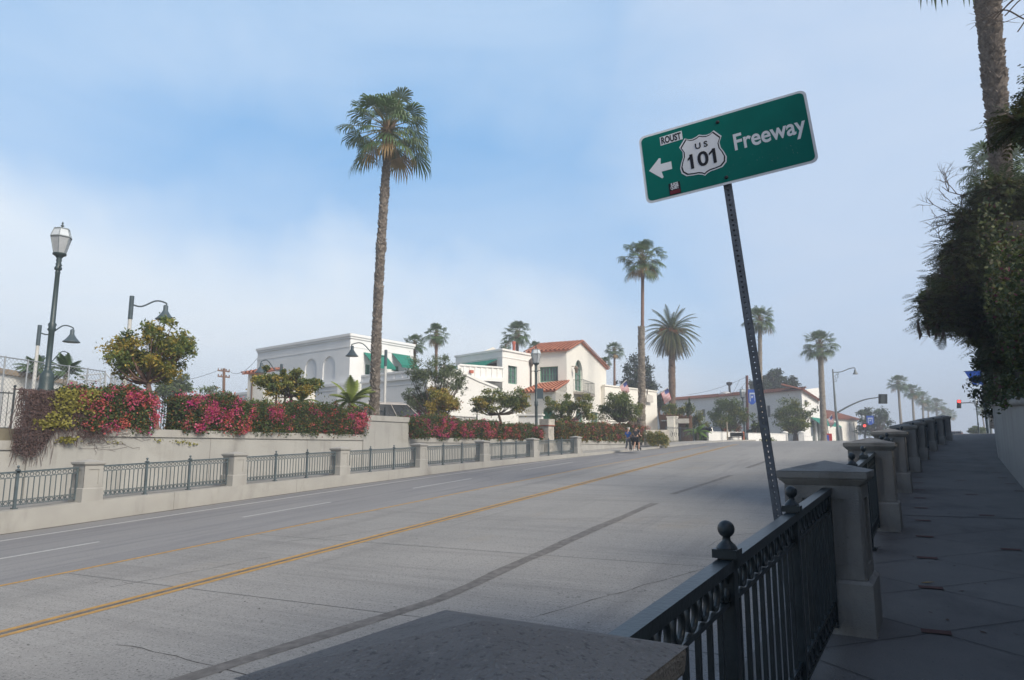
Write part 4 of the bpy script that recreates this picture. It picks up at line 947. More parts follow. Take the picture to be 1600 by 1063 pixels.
GZ = 2.25
# ---- left white building
sc1 = 1.2; zt1 = EYE+7.8*sc1; zl1 = EYE+4.3*sc1
A, B, C_ = P_z(403, 547, zt1), P_z(548, 523, zt1), P_z(646, 540, zt1)
D_ = A+(C_-B)
t1 = thing('white_building', (B.x, B.y, GZ), 'grey white flat roofed building with arched niches and green awnings behind the tall palm', 'building')
FA, FB = Fac(A, B), Fac(B, C_)
def opx(F, px, arch=False): a0, a1, z0, z1 = F.rect(px); return (a0, a1, z0, z1, arch)
n1_, n2_ = opx(FA, (505, 558, 523, 592), True), opx(FA, (477, 562, 494, 595), True)
w1, w2 = opx(FB, (571, 569, 579, 586)), opx(FB, (612, 571, 624, 581))
mb = MB(); wall_open(mb, FA, 0, FA.len, zl1-.2, zt1, [n1_, n2_], .12); wall_open(mb, FB, 0, FB.len, zl1-.2, zt1, [w1, w2])
for p, q in ((C_, D_), (D_, A)): mb.face([(p.x, p.y, GZ), (q.x, q.y, GZ), (q.x, q.y, zt1), (p.x, p.y, zt1)])
mb.face([(p.x, p.y, zt1-.4) for p in (A, B, C_, D_)])
for o in (n1_, n2_): FA.box(mb, o[0]-.02, o[1]+.02, o[2]-.02, o[3]+.02, -.16, -.121)
for o in (w1, w2): FB.box(mb, o[0], o[1], o[2], o[3], -.5, -.3)
mb.build('wall', stucco3, t1)
mb = MB()   # cornice mouldings
for F in (FA, FB):
    F.box(mb, -.12, F.len+.12, zt1-.12, zt1+.10, -.3, .16); F.box(mb, -.06, F.len+.06, zt1-.30, zt1-.12, -.2, .08); F.box(mb, -.03, F.len+.03, zt1-1.02, zt1-.92, -.1, .035)
mb.build('cornice', stucco3, t1)
for o in (w1, w2): window(FB, o, t1, darkm if False else gframe, 2, 2)
for px in ((568, 551, 608, 573), (612, 552, 640, 571)):
    # sloping awnings seen from the left
    a0, z1 = FB.hit(px[0], px[1]); a1, z0 = FB.hit(px[2], px[3]); a1 = a0+(2.6 if px[0] < 600 else 2.2); z0 = z1-1.15; mb = MB()
    mb.face([FB.P(a0, z1, .02), FB.P(a1, z1, .02), FB.P(a1, z0, 1.25), FB.P(a0, z0, 1.25)]); mb.face([FB.P(a0, z0, 1.25), FB.P(a1, z0, 1.25), FB.P(a1, z0-.18, 1.25), FB.P(a0, z0-.18, 1.25)])
    o_ = mb.build('awning', awn, t1); sm = o_.modifiers.new('thickness', 'SOLIDIFY'); sm.thickness = .02
# lower storey, a little proud of the upper box, running on to the left
E0 = FA.hit(380, 618); F0 = FA.P(-2.6, 0)
mb = MB(); FA.box(mb, -3.0, FA.len+.25, GZ-.3, zl1, -6, .3); FA.box(mb, -3.1, FA.len+.35, zl1-.06, zl1+.18, -.2, .42); FA.box(mb, -3.05, FA.len+.3, zl1-.42, zl1-.34, .28, .35)
FB.box(mb, -.35, 1.5, GZ-.3, zl1+.1, -1, .35)
mb.build('lower_wall', stucco3, t1)
G0, G1_ = P_z(565, 600, zl1), P_z(668, 590.5, zl1); FG = Fac(G0, G1_)
mb = MB(); FG.box(mb, 0, FG.len, GZ-.3, zl1, -7, 0); FG.box(mb, -.08, FG.len+.1, zl1, zl1+.16, -.3, .14); FG.box(mb, -.02, FG.len+.02, zl1-.38, zl1-.3, -.05, .04); mb.build('terrace_wall', stucco3, t1)
mb = MB(); zb_ = FG.hit(565, 587)[1]
nb = 8
for i in range(nb+1): a = FG.len*i/nb; FG.box(mb, a-.09, a+.09, zl1+.16, zb_, -.2, 0)
FG.box(mb, -.05, FG.len+.05, zb_-.12, zb_+.02, -.24, .05); FG.box(mb, 0, FG.len, zl1+.16, zb_-.1, -.13, -.06); mb.build('balcony_parapet', stucco3, t1)
# small tiled annex at the far left of it
Fx = Fac(P_z(388, 584, 7.2), P_z(408, 583, 7.2)); tx = thing('annex_building', Fx.P(0, GZ), 'small white annex with a brown tiled roof edge left of the grey white building', 'building')
mb = MB(); Fx.box(mb, 0, Fx.len+.3, GZ, 7.2, -6, 0); mb.build('wall', stucco2, tx)
tile_roof(Fx, (Fx.P(-.3, 7.2, .35), Fx.P(Fx.len+.3, 7.2, .35)), (Fx.P(-.3, 7.75, -2), Fx.P(Fx.len+.3, 7.75, -2)), tile, 'roof', tx)
mb = MB(); mb.tube([Fx.P(.5, 7.1, .1), Fx.P(.5, GZ, .1)], .05, 6); mb.build('downpipe', wood, tx)
# ---- house with the tiled gable
t2 = thing('tiled_house', at(885, 62, GZ), 'white two storey house with red tiled gable roof and green arched balcony door', 'building')
EV = P_d(885, 548, 62); ze = EV.z; ER = P_z(947, 576, ze); FG2 = Fac(EV, ER); gl = FG2.len
RG = FG2.hit(906, 535); zr_ = RG[1]; ar = RG[0]
QL = FG2.hit(868, 611); aq = QL[0]; zq = QL[1]
WL = P_z(818, 552.5, ze); FW = Fac(WL, EV)          # wall facing the camera
arch = opx(FG2, (898, 560, 911, 613), True)
lows = [opx(FG2, p) for p in ((878, 643, 893, 664), (900, 643, 912, 664), (923, 643, 936, 664))]
mb = MB(); wall_open(mb, FG2, aq, gl, GZ, zq-.05, lows, .25)
wall_open(mb, FG2, 0, gl, zq-.05, ze, [(arch[0], arch[1], arch[2], ze)] if False else [(arch[0], arch[1], max(arch[2], zq+.0), min(arch[3], ze-.02), arch[3] < ze)], .3)
# gable triangle; the arch is cut under the eave line when it rises over it
mb.face([FG2.P(0, ze), FG2.P(gl, ze), FG2.P(ar, zr_)])
wq = opx(FW, (843, 574, 872, 596)); 
mb.face([FG2.P(0, zq), FG2.P(0, zq+1.0), FG2.P(aq, zq)])
wall_open(mb, FW, 0, FW.len, GZ, ze, [wq], .2)
bk = -9
mb.face([FG2.P(gl, GZ), FG2.P(gl, ze), FG2.P(gl, ze, bk), FG2.P(gl, GZ, bk)]); mb.face([FG2.P(0, GZ, bk), FG2.P(gl, GZ, bk), FG2.P(gl, ze, bk), FG2.P(ar, zr_, bk), FG2.P(0, ze, bk)])
mb.build('wall', stucco2, t2)
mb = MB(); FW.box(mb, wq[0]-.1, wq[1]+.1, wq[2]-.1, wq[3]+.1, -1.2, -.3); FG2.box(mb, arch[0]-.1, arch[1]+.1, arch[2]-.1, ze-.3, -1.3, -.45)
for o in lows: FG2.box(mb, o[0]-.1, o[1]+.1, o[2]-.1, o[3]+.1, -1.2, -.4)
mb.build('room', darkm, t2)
window(FW, wq, t2, nx=6, nz=2); wd = window(FG2, (arch[0], arch[1], arch[2], ze-.05), t2, nx=2, nz=6, door=True, depth=.3, fw=.13)
for o in lows: window(FG2, o, t2, nx=2, nz=4, depth=.25)
# main roof: slopes down to both eaves; the ridge runs back parallel to the camera-facing wall
back = (WL-EV); back.z = 0; ridge0 = FG2.P(ar, zr_+.12, .25); e0 = FG2.P(-.35, ze+.02, .25); e1 = FG2.P(gl+.35, ze-.0, .25)
mid_e0 = e0+back; mid_r = ridge0+back; 
tile_roof(None, (e0, mid_e0), (ridge0, mid_r), tile, 'roof', t2, .40, .11); tile_roof(None, (e1, e1+back), (ridge0, mid_r), tile, 'roof', t2, .40, .11)
# lower tiled shed roof and its wing with the green arched door
qa = FG2.P(aq, zq); QE = P_z(820, 614, zq); FQ = Fac(QE, qa); zq2 = FG2.hit(889, 598)[1]
dr = opx(FQ, (847, 637, 864, 668), True)
mb = MB(); wall_open(mb, FQ, 0, FQ.len, GZ, zq, [dr], .25); mb.face([FQ.P(0, GZ), FQ.P(0, zq), FQ.P(0, zq, -6), FQ.P(0, GZ, -6)])
mb.face([FG2.P(aq, GZ), FG2.P(0, GZ), FG2.P(0, zq2), FG2.P(aq, zq)]); mb.build('wing_wall', stucco2, t2)
window(FQ, dr[:4], t2, fm=gdoor, nx=2, nz=3, door=True, depth=.25, gm=gdoor)
up_ = FG2.P(.15, zq2+.1, .15); tile_roof(None, (FQ.P(-.3, zq+.02, .3), FQ.P(FQ.len+.12, zq+.02, .3)), (FQ.P(-.3, zq2+.1, 0)-FQ.N*(up_-FQ.P(FQ.len, 0)).dot(-FQ.N), up_), tile, 'lower_roof', t2, .40, .11)
# flat roofed block with terrace
zk = 10.05; K0, K1, K2 = P_z(712, 558, zk), P_z(785, 547, zk), P_z(836, 556.5, zk); FK1, FK2 = Fac(K0, K1), Fac(K1, K2)
wk = opx(FK2, (794, 571, 808, 601)); rec = opx(FK1, (722, 570, 776, 592))
mb = MB(); wall_open(mb, FK2, 0, FK2.len, GZ, zk, [wk], .2); wall_open(mb, FK1, 0, FK1.len, GZ, zk, [rec], 1.5); mb.face([(p.x, p.y, zk-.3) for p in (K0, K1, K2, K0+(K2-K1))])
FK1.box(mb, -.08, FK1.len+.1, zk-.05, zk+.12, -.25, .1); FK2.box(mb, -.1, FK2.len+.1, zk-.05, zk+.12, -.25, .1); FK1.box(mb, -.05, FK1.len, zk-.62, zk-.54, -.1, .04); FK2.box(mb, -.05, FK2.len, zk-.62, zk-.54, -.1, .04)
for p, q in ((K2, K0+(K2-K1)), (K0+(K2-K1), K0)): mb.face([(p.x, p.y, GZ), (q.x, q.y, GZ), (q.x, q.y, zk), (p.x, p.y, zk)])
mb.build('block_wall', stucco, t2)
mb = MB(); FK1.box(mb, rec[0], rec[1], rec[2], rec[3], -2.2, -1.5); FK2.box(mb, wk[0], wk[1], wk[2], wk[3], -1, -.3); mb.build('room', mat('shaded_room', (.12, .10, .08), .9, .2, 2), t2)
window(FK2, wk, t2, nx=2, nz=4)
a0, z1 = FK1.hit(731, 566); a1, z1b = FK1.hit(778, 560); mb = MB(); mb.face([FK1.P(a0-1.2, zk-.75, .03), FK1.P(a1, zk-.75, .03), FK1.P(a1, zk-1.5, 1.7), FK1.P(a0-1.2, zk-1.5, 1.7)]); mb.face([FK1.P(a0-1.2, zk-1.5, 1.7), FK1.P(a1, zk-1.5, 1.7), FK1.P(a1, zk-1.68, 1.7), FK1.P(a0-1.2, zk-1.68, 1.7)])
o_ = mb.build('awning', awn, t2); o_.modifiers.new('thickness', 'SOLIDIFY').thickness = .02
FT = Fac(P_d(717, 590, 56.5), P_d(787, 590, 58.5)); mb = MB(); zt_ = FT.hit(742, 570.5)[1]; zbt = FT.hit(765, 594)[1]
FT.box(mb, 0, FT.len, zbt-.1, zbt+.22, -3, .12); FT.box(mb, 0, FT.len, zt_-.14, zt_, -.25, .05); FT.box(mb, 0, FT.len, zbt+.22, zt_-.14, -.16, -.06)
for i in range(9): a = FT.len*i/8; FT.box(mb, a-.1, a+.1, zbt+.22, zt_-.1, -.22, .0)
mb.build('terrace_parapet', stucco, t2)
mb = MB(); FT.box(mb, .9, 1.2, FT.hit(735, 583.5)[1], FT.hit(735, 579)[1], .06, .3); mb.build('red_lamp', mat('red_clay', (.42, .12, .08), .7, .2, 4), t2)
# stair wall
FS = Fac(P_d(690, 600, 53), P_d(823, 600, 56.5)); pts = [FS.hit(*q) for q in ((690, 573), (722, 584), (748, 596), (776, 607), (790, 620), (806, 634), (823, 652))]; mb = MB()
poly = [FS.P(pts[0][0], GZ-.2)]+[FS.P(a, z) for a, z in pts]+[FS.P(pts[-1][0], GZ-.2)]; mb.prism(poly, -FS.N*.4)
for (a, z), (b_, w_) in zip(pts, pts[1:]): mb.prism([FS.P(a, z-.03, .08), FS.P(b_, w_-.03, .08), FS.P(b_, w_+.16, .08), FS.P(a, z+.16, .08)], -FS.N*.56)
mb.build('stair_wall', stucco, t2)
mb = MB(); FS2 = Fac(P_d(810, 650, 54.5), P_d(846, 650, 54)); z_ = FS2.hit(812, 650)[1]; FS2.box(mb, 0, FS2.len, GZ, z_, -.6, 0); FS2.box(mb, -.1, FS2.len+.1, z_, z_+.12, -.7, .1); mb.build('planter_wall', stucco, t2)
# fittings
def on(F, u, v, out=.1): a, z = F.hit(u, v); return F.P(a, z, out)
mb = MB(); mb.tube([on(FK2, 828, 566, .12), on(FK2, 828, 606, .12)], .07, 8); mb.build('downpipe', mat('bronze_pipe', (.09, .075, .065), .5, .2, 5), t2)
mb = MB(); mb.lathe(on(FK2, 828, 568, .15), [(.10, -.3), (.2, -.1), (.26, .25), (.15, .3), (.05, .45)], 8); mb.build('pipe_head', MT['bronze_pipe'], t2)
p = on(FG2, 893, 576, .45); mb = MB(); mb.lathe(p, [(.07, -.45), (.17, -.1), (.23, 0), (.20, .06), (.06, .22)], 8); mb.bar(p+Vector((0, 0, .2)), on(FG2, 893, 573, 0), .05); mb.build('lantern', mat('bronze_lantern', (.16, .12, .09), .6, .2, 5), t2)
a0, zf = FG2.hit(896, 613); a1, _ = FG2.hit(914, 613); zh = FG2.hit(896, 594)[1]
mb = MB(); FG2.box(mb, a0, a1, zf-.18, zf, -.1, 1.0); o = mb.build('balcony', mat('balcony_slab', (.30, .27, .24), .9, .2, 3), t2)
mb = MB(); c4 = [(a0, .95), (a1, .95), (a1, 0), (a0, 0)]
for (x0, y0), (x1, y1) in zip(c4, c4[1:]+c4[:1]):
    if y0 == y1 == 0: continue
    for z in (zf+.08, zh): mb.bar(FG2.P(x0, z, y0), FG2.P(x1, z, y1), .04)
    n = max(3, int(abs(x1-x0)+abs(y1-y0))*4)
    for i in range(n+1): k = i/n; mb.bar(FG2.P(x0+(x1-x0)*k, zf, y0+(y1-y0)*k), FG2.P(x0+(x1-x0)*k, zh, y0+(y1-y0)*k), .022)
mb.build('balcony_rail', mat('thin_iron', (.10, .11, .10), .5, .2, 5), o)
mb = MB(); p = P_d(803, 538, 72); mb.tube([p+Vector((0, 0, -2.5)), p], .16, 8); mb.lathe(p, [(.2, 0), (.2, .25), (.1, .3)], 8); mb.build('chimney_pipe', mat('red_clay', (.42, .12, .08), .7, .2, 4), t2)
# ---- low arched building
FL = Fac(P_d(945, 603, 74), P_z(1026, 612.5, P_d(945, 603, 74).z)); zL = P_d(945, 603, 74).z
t3 = thing('low_arched_building', FL.P(0, GZ), 'plain cream building with one dark arched gateway right of the tiled house', 'building')
ao = opx(FL, (972, 650, 1015, 690), True); ao = (ao[0], ao[1], GZ, ao[3], True)
mb = MB(); wall_open(mb, FL, 0, FL.len, GZ, zL, [ao], .5); mb.face([FL.P(0, GZ), FL.P(0, zL), FL.P(0, zL, -8), FL.P(0, GZ, -8)]); mb.face([FL.P(FL.len, GZ), FL.P(FL.len, zL), FL.P(FL.len, zL, -8), FL.P(FL.len, GZ, -8)])
mb.face([FL.P(0, zL-.3), FL.P(FL.len, zL-.3), FL.P(FL.len, zL-.3, -8), FL.P(0, zL-.3, -8)]); FL.box(mb, -.1, FL.len+.12, zL-.02, zL+.13, -.3, .1); mb.build('wall', stucco2, t3)
mb = MB(); FL.box(mb, ao[0], ao[1], GZ, ao[3], -.7, -.5); mb.build('gate', mat('brown_gate', (.11, .07, .05), .8, .3, 4), t3)
mb = MB()
for i in range(11): a = ao[0]+(ao[1]-ao[0])*i/10; FL.box(mb, a-.03, a+.03, GZ, ao[3]-.3, -.48, -.42)
mb.build('gate_bars', MT['thin_iron'], t3)
a, z = FL.hit(1012, 623); mb = MB(); FL.box(mb, a-.9, a+.5, z-.45, z+.35, .35, .42); mb.bar(FL.P(a-.9, z+.45, .38), FL.P(a+.6, z+.45, .0), .05); mb.build('hanging_sign', mat('pale_sign', (.55, .52, .47), .7, .15, 5), t3)
for u in (1004, 1012): mb = MB(); a, z = FL.hit(u-2, 606); mb.tube([FL.P(a, z, .1), FL.P(a, z-1.5, .1)], .06, 6); mb.build('downpipe', MT['bronze_pipe'], t3)
# ---- flags
def flag(u0, v0, u1, v1, d, wd, label):
    a, b = P_d(u0, v0, d), P_d(u1, v1, d); t = thing('flag', a, label, 'flag', 'striped flags'); t['group'] = 'striped flags'
    mb = MB(); mb.tube([a, b], .045, 6); mb.build('flagpole', mat('white_pole', (.6, .58, .55), .5, .1, 4), t)
    D = (b-a).normalized(); dn = Vector((D.x*.15, D.y*.15, -1)).normalized(); st = b-D*.05; rows = []; n = 13; H_ = wd*1.55; mb = MB()
    side = D.cross(dn).normalized()
    def q(i, j): k = i/n; return st-D*wd*k+dn*(H_*j)+side*(.12*math.sin(j*5+k*3))+D*(.25*j*wd)
    for i in range(n):
        for j in range(8):
            mi = 0 if i % 2 == 0 else 1
            if i < 7 and j < 3: mi = 2
            mb.face([q(i, j/8), q(i+1, j/8), q(i+1, (j+1)/8), q(i, (j+1)/8)], mi)
    mb.build('cloth', [mat('flag_red', (.42, .05, .06), .8, .1, 5), mat('flag_white', (.62, .60, .60), .8, .1, 5), mat('flag_blue', (.05, .07, .22), .8, .1, 5)], t)
flag(1026, 618, 1044, 606, 78, .9, 'striped flag on an angled pole at the right corner of the cream arched building')
flag(966, 606, 979, 594, 72, .85, 'striped flag on an angled pole above the two rounded street trees')
flag(1288, 663, 1300, 648, 112, .9, 'small striped flag by the green shop awning')
# ---- long white building
zc = 10.3; J0, J1 = P_z(1024, 628, zc), P_z(1252, 609.5, zc); FJ = Fac(J0, J1); J2 = P_d(1285, 612, 124); FJ2 = Fac(J1, J2); GB = 2.4
t4 = thing('long_white_building', (J1.x, J1.y, GB), 'long white building with a thin brown tiled eave across the street background', 'building')
wj = [opx(FJ, p) for p in ((1096, 640, 1102, 652), (1198, 634, 1204, 652))]; wj2 = [opx(FJ2, (1257, 625, 1262, 634)), opx(FJ2, (1276, 634, 1279, 643))]
mb = MB(); wall_open(mb, FJ, 0, FJ.len, GB-.2, zc, wj, .2); wall_open(mb, FJ2, 0, FJ2.len, GB-.2, zc-.3, wj2, .2)
mb.face([FJ.P(0, GB), FJ.P(0, zc), FJ.P(0, zc, -12), FJ.P(0, GB, -12)]); gz_ = FJ2.hit(1268, 606)[1]
mb.face([FJ2.P(0, zc-.3), FJ2.P(FJ2.len, zc-.3), FJ2.P(FJ2.len, zc+1.2), FJ2.P(0, zc)]); mb.build('wall', stucco, t4)
for o in wj: window(FJ, o, t4, fm=mat('grey_frame', (.2, .2, .2), .6, .1, 4), nx=2, nz=2)
for o in wj2: window(FJ2, o, t4, fm=mat('grey_frame', (.2, .2, .2), .6, .1, 4), nx=2, nz=2)
tile_roof(None, (FJ.P(-.3, zc, .4), FJ.P(FJ.len+.4, zc, .4)), (FJ.P(-.3, zc+.75, -4), FJ.P(FJ.len-2.0, zc+.75, -4)), tile2, 'roof', t4, .5, .14)
r0_, r1_ = FJ2.P(-2.5, zc+.9, -3.5), FJ2.P(FJ2.len, zc+1.6, -.5); tile_roof(None, (FJ2.P(-.3, zc-.1, .5), FJ2.P(FJ2.len*.75, zc-1.3, .5)), (FJ2.P(-1.2, zc+.85, -2.5), FJ2.P(FJ2.len, zc+.5, -2.5)), tile2, 'gable_roof', t4, .5, .14)
fwall = FJ2; a0, z0_ = FJ2.hit(1268, 655); mb = MB()
for aa in (FJ2.hit(1272, 660)[0], FJ2.hit(1279, 660)[0]): mb = MB(); FJ2.box(mb, aa-.25, aa+.25, GB, FJ2.hit(1272, 656)[1], 0, .3); mb.build('column', stucco, t4)
mb = MB(); a0 = FJ2.hit(1266, 660)[0]; FJ2.box(mb, a0, FJ2.len-.2, GB, FJ2.hit(1270, 658)[1], .01, .05); mb.build('shop_window', mat('shop_glass', (.05, .07, .06), .15, .4, .6, spec=.7), t4)
zaw = FJ2.hit(1272, 656)[1]; mb = MB(); mb.face([FJ2.P(a0, zaw+.3, .1), FJ2.P(FJ2.len+4, zaw+.3, .1), FJ2.P(FJ2.len+4, zaw-1.0, 1.7), FJ2.P(a0, zaw-1.0, 1.7)]); o_ = mb.build('awning', awn, t4); o_.modifiers.new('thickness', 'SOLIDIFY').thickness = .03
mb = MB(); p = on(FJ, 1115, 615, -3); mb.lathe(p+Vector((0, 0, -.6)), [(1.2, 0), (1.2, .7), (.7, 1.0)], 8); mb.build('roof_vent', mat('pale_metal', (.5, .5, .5), .5, .1, 4), t4)
mb = MB(); p = on(FJ, 1121, 613, -3); mb.tube([p+Vector((0, 0, -.6)), p+Vector((0, 0, 1.4))], .18, 6); mb.lathe(p+Vector((0, 0, 1.2)), [(.2, 0), (.5, .3), (.5, .6), (.1, .7)], 8); mb.build('chimney_pipe', darkm, t4)
# ---- arcade shop
zS = 7.2; S0, S1 = P_z(1288, 654, zS), P_z(1339, 656.5, zS); FX = Fac(S0, S1); t5 = thing('arcade_shop', FX.P(0, GB), 'low white arcade shop with brown tiled roof behind the mast arm signal', 'building')
ops = [opx(FX, p, True) for p in ((1305, 664, 1317, 688), (1326, 660, 1330, 686), (1333, 660, 1337, 686))]; ops = [(o[0], o[1], GB, o[3], True) for o in ops]
mb = MB(); wall_open(mb, FX, 0, FX.len, GB-.1, zS, ops, .5); mb.face([FX.P(FX.len, GB), FX.P(FX.len, zS), FX.P(FX.len, zS, -8), FX.P(FX.len, GB, -8)]); mb.build('wall', stucco2, t5)
for o in ops: mb = MB(); FX.box(mb, o[0]-.02, o[1]+.02, GB, o[3], -1.0, -.8); mb.build('shop_window', MT['shop_glass'], t5)
tile_roof(None, (FX.P(-.3, zS+.05, .5), FX.P(FX.len+.4, zS+.05, .5)), (FX.P(-1.5, zS+1.9, -4), FX.P(FX.len-3.5, zS+1.9, -4)), tile2, 'roof', t5, .5, .14)
# ---- white wall building at far left
FY = Fac(P_d(-40, 582, 44), P_d(118, 590, 52)); zY = FY.hit(0, 584)[1]; t6 = thing('low_white_building', FY.P(0, GZ), 'low white building with a worn brown cornice behind the chain link fence', 'building')
mb = MB(); FY.box(mb, 0, FY.len, GZ-.2, zY, -9, 0); mb.build('wall', stucco, t6); mb = MB(); FY.box(mb, -.1, FY.len+.1, zY, zY+.28, -.5, .12); mb.build('cornice', mat('worn_cornice', (.34, .27, .20), .9, .35, 2), t6)

# ================================================================ FENCES AT THE LEFT
cm_ = mat('fence_wire', (.36, .38, .40), .5, .15, 6, metal=.5)
def chain(p0, p1, h, label, n_post):
    a, b = Vector(p0), Vector(p1); t = thing('chain_link_fence', a, label, 'fence'); D = b-a; ln = D.length; mb = MB()
    for i in range(n_post+1): p = a+D*i/n_post; mp = MB(); mp.tube([p, p+Vector((0, 0, h+.05))], .035, 6); mp.build('post', cm_, t)
    mb.tube([a+Vector((0, 0, h)), b+Vector((0, 0, h))], .028, 6); mb.build('top_rail', cm_, t)
    mb = MB(); st = .20; n = int((ln+h)/st)
    for i in range(n):
        for sg in (1, -1):
            x0 = -h+i*st if sg == 1 else i*st
            x1 = x0+h*sg; za, zb_ = 0., h
            xa, xb = max(0, min(ln, x0)), max(0, min(ln, x1)); za = abs(xa-x0); zb_ = abs(xb-x0)
            if abs(xa-xb) < .05: continue
            mb.bar(a+D*(xa/ln)+Vector((0, 0, za)), a+D*(xb/ln)+Vector((0, 0, zb_)), .008)
    mb.build('mesh', cm_, t)
p0, p1 = P_d(-30, 553, 36), P_d(165, 574.5, 41); p0.z = p1.z = GZ; hf = P_d(0, 557, 36.6).z-GZ
chain(p0, p1, hf, 'tall chain link fence across the left behind the ornate lamp', 6)
p2 = P_d(230, 592, 52); p2.z = GZ; chain(p1+Vector((.2, .2, 0)), p2, 3.2, 'farther stretch of chain link fence behind the small yellowing tree', 4)
def iron_fence(u0, u1, d0, d1, v0, label):
    a, b = P_d(u0, 690, d0), P_d(u1, 690, d1); a.z = b.z = GZ; zt = P_d((u0+u1)/2, v0, (d0+d1)/2).z; h = zt-GZ; t = thing('iron_fence', a, label, 'fence', 'iron fences behind the hedges'); D = b-a; n = int(D.length/.14)
    mb = MB()
    for z in (h-.08, .15): mb.bar(a+Vector((0, 0, z)), b+Vector((0, 0, z)), .045)
    mb.build('rail', ironm, t); mb = MB()
    for i in range(n+1): p = a+D*i/n; mb.bar(p, p+Vector((0, 0, h)), .022, up=D)
    mb.build('bars', ironm, t)
    for k in np.linspace(0, 1, max(2, int(D.length/2.2))): p = a+D*float(k); mb = MB(); mb.bar(p, p+Vector((0, 0, h+.12)), .07, up=D); ball(mb, p+Vector((0, 0, h+.17)), .05, 8); mb.build('post', ironm, t)
iron_fence(228, 300, 31, 33, 628, 'dark iron fence seen in the gap between the two pink hedges')
iron_fence(655, 745, 45, 50, 649, 'dark iron fence top showing over the long hedge below the pepper tree')
iron_fence(568, 600, 40, 42, 640, 'short dark iron fence beside the tall palm base on the concrete block')
iron_fence(-30, 14, 30.5, 30.5, 610, 'dark iron fence at the left edge beyond the vine covered pier')
# metal stair rails behind
t = thing('metal_handrail', at(150, 44, GZ), 'pale metal ramp handrails behind the chain link fence', 'handrail'); mb = MB()
for (u0, v0, u1, v1) in ((120, 588, 157, 584), (120, 592, 157, 596), (120, 604, 165, 590), (157, 584, 157, 612), (135, 586, 135, 612), (165, 583, 180, 600), (180, 588, 180, 612), (165, 583, 165, 612)):
    mb.tube([P_d(u0, v0, 44), P_d(u1, v1, 44)], .035, 6)
mb.build('rails', mat('pale_rail', (.42, .44, .46), .5, .1, 4), t)

# ================================================================ TREES
OLV = (G1, G2, G3)
tree(247, 30, GZ, [(198, 548, 32, 36), (240, 525, 36, 36), (276, 548, 32, 40), (228, 560, 48, 32), (256, 572, 40, 28), (196, 578, 22, 20)], 'small yellowing street tree between the two pink hedges', n=11000, leaf=.15, mats=(G1, G2, G3, G7), wts=(.2, .42, .3, .08), trunk_r=.10, group='street trees behind the hedges', tr_mat=barkp)
tree(455, 36, GZ, [(425, 592, 24, 20), (462, 598, 30, 22), (440, 605, 30, 16), (492, 598, 18, 13)], 'flat crowned street tree in front of the grey white wall', n=8000, leaf=.17, mats=OLV, wts=(.4, .42, .18), trunk_r=.08, group='street trees behind the hedges')
for u in (428, 442): mb = MB(); b = at(u, 36, GZ); mb.tube([b, b+Vector((0, 0, 2.6))], .05, 6); o = mb.build('tree_stake', mat('stake_wood', (.32, .27, .21), .9, .2, 4), None, origin=tuple(b)); tag(o, 'pale wooden stake left of the flat crowned tree trunk' if u == 428 else 'pale wooden stake nearest the flat crowned tree trunk', 'stake', 'tree stakes')
tree(690, 47, GZ, [(655, 590, 30, 34), (700, 585, 36, 32), (672, 620, 36, 32), (650, 625, 22, 26), (720, 600, 12, 20)], 'grey green feathery pepper tree in front of the white stair wall', name='pepper_tree', n=12000, leaf=.20, mats=(G5, G1, G4), wts=(.6, .28, .12), trunk_r=.12, aspect=.22, droop=.6)
tree(685, 44.5, GZ, [(690, 620, 32, 30), (706, 636, 22, 22), (672, 640, 14, 18)], 'golden yellow tree in front of the grey green pepper tree', name='golden_tree', n=5000, leaf=.16, mats=(G3, G2, G6), wts=(.55, .32, .13), trunk_r=.08, group='street trees behind the hedges')
tree(787, 48, GZ, [(760, 627, 27, 19), (790, 622, 30, 21), (815, 632, 20, 16), (750, 638, 14, 12)], 'wide low street tree left of the sign plate lamp', n=7500, leaf=.17, mats=OLV, wts=(.38, .46, .16), trunk_r=.09, group='street trees behind the hedges')
tree(892, 56, GZ, [(868, 636, 20, 16), (892, 634, 24, 20), (918, 638, 20, 19), (875, 650, 18, 12)], 'street tree below the balcony of the tiled house', n=7000, leaf=.18, mats=OLV, wts=(.36, .44, .20), trunk_r=.09, group='street trees behind the hedges')
tree(968, 61, GZ, [(965, 628, 30, 23), (990, 640, 22, 20), (945, 638, 18, 16), (972, 645, 30, 16)], 'rounded green street tree left of the two walkers', n=8500, leaf=.18, mats=(G1, G2, G7), wts=(.5, .34, .16), trunk_r=.10, group='street trees behind the hedges')
tree(1000, 105, GZ, [(1000, 585, 22, 35), (980, 600, 20, 26), (1014, 610, 16, 34), (990, 620, 26, 22)], 'dark dense tree behind the slender palm trunk', name='dark_tree', n=9000, leaf=.42, mats=(G4, G7), wts=(.75, .25), trunk_r=.3, tr_mat=barkd, droop=0)
tree(1036, 95, GZ, [(1033, 628, 12, 15), (1024, 632, 9, 12)], 'small dark tree piece beside the date palm trunk', name='dark_tree', n=1800, leaf=.4, mats=(G4, G7), wts=(.75, .25), trunk_r=.2, droop=0)
tree(1215, 135, GB, [(1210, 590, 18, 20), (1230, 602, 16, 16), (1195, 600, 14, 20), (1218, 610, 24, 12)], 'dark rounded tree rising behind the long white building roof', name='dark_tree', n=7000, leaf=.5, mats=(G4, G7), wts=(.7, .3), trunk_r=.3, droop=0)
tree(1180, 130, GB, [(1180, 608, 12, 16), (1190, 600, 8, 14)], 'darker tree piece behind the banner lamp roof line', name='dark_tree', n=2200, leaf=.5, mats=(G4, G7), wts=(.7, .3), trunk_r=.3, droop=0)
